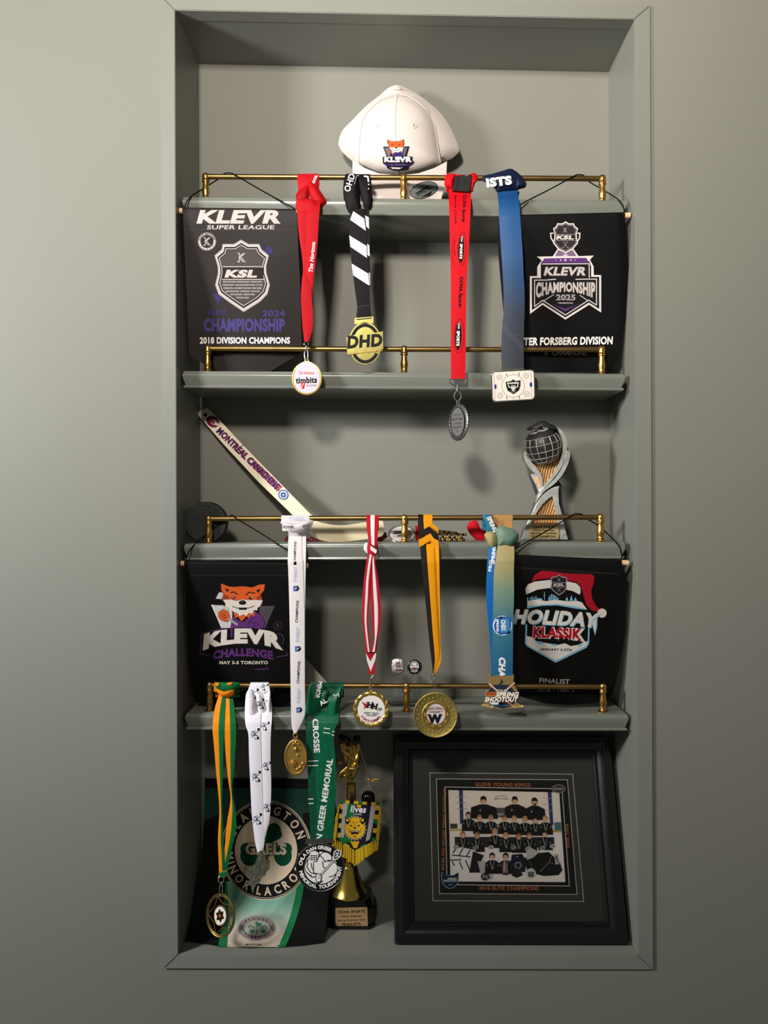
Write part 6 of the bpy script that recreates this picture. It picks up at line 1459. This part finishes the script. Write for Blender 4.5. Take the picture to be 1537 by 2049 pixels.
A.text('SHINNY CANADA', *W(530, 75), 130, 16, (80, 76, 76), shear=.2, bold=.03); A.ring(*W(530, 72), 74, 5, (90, 88, 88), ry=26, a0=2.4, a1=5.4); A.text('sponsor', *W(540, 135), 60, 12, (60, 56, 56), bold=.04) if False else None
pp([(430, 165), (900, 165), (900, 260), (430, 260)], (96, 92, 88)); A.text('dexx', *W(500, 225), 90, 34, (190, 184, 176), bold=.05)
DKJ = (30, 28, 28); SK = [(240, 184, 150), (246, 194, 160), (232, 170, 134)]; HA = [(64, 44, 34), (170, 124, 80), (200, 156, 96), (38, 28, 24), (140, 90, 58)]
def person(u, v, s_, hair, sk, kid=True, cap_=False, w_=1.0):
    """head centre u,v ; s_ = head height"""
    pp([(u-1.15*s_*w_, v+2.6*s_), (u-1.05*s_*w_, v+1.0*s_), (u-.45*s_, v+.55*s_), (u+.45*s_, v+.55*s_), (u+1.05*s_*w_, v+1.0*s_), (u+1.15*s_*w_, v+2.6*s_)], DKJ)
    if kid:
        for sg, cc in ((-1, (196, 176, 110)), (1, (96, 140, 170))): A.line([W(u+sg*.32*s_, v+.6*s_), W(u+sg*.1*s_, v+1.7*s_)], s_*.13, cc)
        A.disc(*W(u, v+1.8*s_), s_*.16, (150, 150, 146), n=10); A.line([W(u-.9*s_, v+1.15*s_), W(u-.7*s_, v+1.5*s_)], 6, (176, 172, 168)); A.line([W(u+.9*s_, v+1.15*s_), W(u+.75*s_, v+1.5*s_)], 6, (176, 172, 168))
    else: A.disc(*W(u-.5*s_, v+1.4*s_), s_*.16, (150, 148, 146), n=10)
    A.disc(*W(u, v-.06*s_), s_*.46, hair, ry=s_*.56, n=20); A.disc(*W(u, v+.06*s_), s_*.35, sk, ry=s_*.44, n=20)
    if cap_: pp([(u-.42*s_, v-.12*s_), (u-.36*s_, v-.5*s_), (u, v-.66*s_), (u+.36*s_, v-.5*s_), (u+.42*s_, v-.12*s_)], (24, 22, 24))
    else: pp([(u-.36*s_, v-.10*s_), (u-.3*s_, v-.46*s_), (u+.3*s_, v-.46*s_), (u+.36*s_, v-.10*s_), (u, v-.26*s_)], hair)
    for sg in (-1, 1): A.disc(*W(u+sg*.14*s_, v+.02*s_), s_*.05, (50, 34, 28), n=8)
    A.line([W(u-.12*s_, v+.27*s_), W(u+.12*s_, v+.27*s_)], s_*.07, (236, 222, 212))
for u, v, s_, w_ in ((345, 95, 70, 1.7), (655, 90, 68, 1.4), (850, 100, 70, 1.3)): person(u, v, s_, HA[0], SK[0], False, True, w_)
A.disc(*W(850, 128), 16, (110, 66, 46), ry=14)
for i, (u, v) in enumerate(((190, 245), (300, 272), (410, 270), (545, 270), (640, 275), (745, 278), (845, 282), (945, 270))): person(u, v, 60, HA[(0, 1, 1, 4, 2, 2, 3, 2)[i]], SK[i % 3])
pp([(50, 460), (1020, 450), (1020, 560), (50, 560)], (52, 50, 50))
for i, (u, v) in enumerate(((130, 440), (270, 445), (445, 405), (550, 445), (675, 450), (780, 442), (930, 420))): person(u, v, 62, HA[(1, 1, 2, 2, 4, 4, 3)[i]], SK[(i+1) % 3])
for u, v, c_ in ((60, 560, 0), (250, 565, 1), (400, 560, 0), (620, 560, 1), (760, 570, 0), (900, 560, 1), (1000, 540, 0)): A.disc(*W(u, v), 30, (160, 156, 154) if c_ else (196, 192, 190), ry=22, n=12); A.line([W(u-18, v-10), W(u+16, v+12)], 6, (50, 48, 48))
pp([(0, 600), (110, 560), (250, 590), (225, 700), (230, 790), (170, 810), (0, 770)], (250, 246, 242)); 
for q_ in ([(20, 640), (200, 655)], [(60, 575), (30, 620)], [(130, 570), (90, 640)], [(200, 585), (160, 650)], [(20, 700), (40, 745)], [(90, 700), (120, 780)], [(150, 690), (190, 790)], [(0, 690), (110, 685)]): A.line([W(*p) for p in q_], 11, (26, 24, 24))
pp([(225, 600), (330, 640), (300, 700), (290, 810), (180, 812)], (40, 38, 38)); pp([(265, 700), (330, 690), (420, 790), (400, 880), (300, 860)], (206, 200, 196)); A.disc(*W(335, 850), 46, (60, 58, 58), ry=40, n=16); A.line([W(300, 820), W(380, 890)], 8, (200, 194, 190)); A.line([W(290, 860), W(370, 840)], 6, (200, 194, 190))
person(408, 650, 66, HA[3], SK[1]); person(540, 650, 66, HA[3], SK[0])
pp([(600, 630), (700, 620), (740, 700), (720, 800), (620, 810), (580, 720)], (34, 36, 52)); A.disc(*W(655, 735), 36, (150, 156, 152), n=14); A.disc(*W(655, 735), 24, (40, 44, 48), n=12); A.disc(*W(650, 650), 9, (130, 160, 190), n=8)
pp([(720, 660), (860, 610), (960, 600), (1060, 700), (1080, 780), (1040, 830), (900, 840), (740, 800)], (28, 26, 26)); A.line([W(860, 800), W(960, 700)], 5, (170, 166, 162)); A.line([W(760, 680), W(800, 780)], 5, (110, 106, 104)); A.line([W(980, 640), W(960, 700), W(1000, 720)], 5, (150, 146, 142))
pp([(740, 590), (790, 560), (870, 600), (800, 660), (740, 680)], (210, 204, 200)); pp([(1010, 620), (1050, 620), (1055, 720), (1015, 725)], (190, 186, 182)); A.line([W(1025, 640), W(1045, 700)], 10, (40, 38, 38))
pp([(500, 830), (505, 760), (515, 700), (512, 690), (545, 690), (542, 700), (552, 760), (560, 830)], (150, 132, 124)); pp([(505, 810), (558, 810), (560, 832), (500, 832)], (60, 52, 50)); A.line([W(522, 700), W(520, 800)], 6, (236, 228, 220))
pp([(590, 790), (650, 760), (700, 830), (640, 860), (590, 840)], (40, 38, 38)); A.disc(*W(775, 815), 48, (224, 218, 214), ry=52, n=20); A.poly([W(*q_) for q_ in ((745, 800), (805, 800), (800, 850), (750, 850))], (50, 48, 48))
for v in (812, 830): A.line([W(745, v), W(805, v)], 4, (200, 196, 192))
A.line([W(775, 800), W(775, 850)], 4, (200, 196, 192))
A.text('KLEVR YOUNG KINGS', 728, 149, 540, 38, CP, bold=.025, rot=.6); A.text('2018 ELITE CHAMPIONS', 785, 1176, 596, 40, CP, bold=.025, rot=.6)
A.text('BAUER PRO HOCKEY SPRING SHOOTOUT', 140, 592, 810, 30, CP, rot=-88.5, bold=.03); A.text('MAY 2025', 1368, 658, 232, 28, CP, rot=87, bold=.02)
A.disc(1278, 190, 70, (140, 136, 130), ry=44); A.disc(1278, 190, 60, (64, 62, 58), ry=34); A.text('KINGS', 1278, 190, 96, 26, (180, 174, 166), bold=.04)
bdg = [(122, 1022), (145, 1030), (160, 1050), (240, 1048), (262, 1030), (285, 1022), (284, 1075), (276, 1130), (240, 1165), (200, 1178), (160, 1160), (128, 1125), (120, 1070)]
A.poly(scl(bdg, 1.06), (200, 206, 210)); A.poly(bdg, (24, 52, 76)); A.text('SPRING', 222, 1082, 88, 20, (226, 228, 230), shear=.2, bold=.05); A.text('SHOOTOUT', 205, 1103, 136, 22, (226, 228, 230), shear=.2, bold=.05); A.text('2025', 205, 1140, 40, 14, (120, 170, 200), bold=.03)
A.obj('team_photo_print', mb)
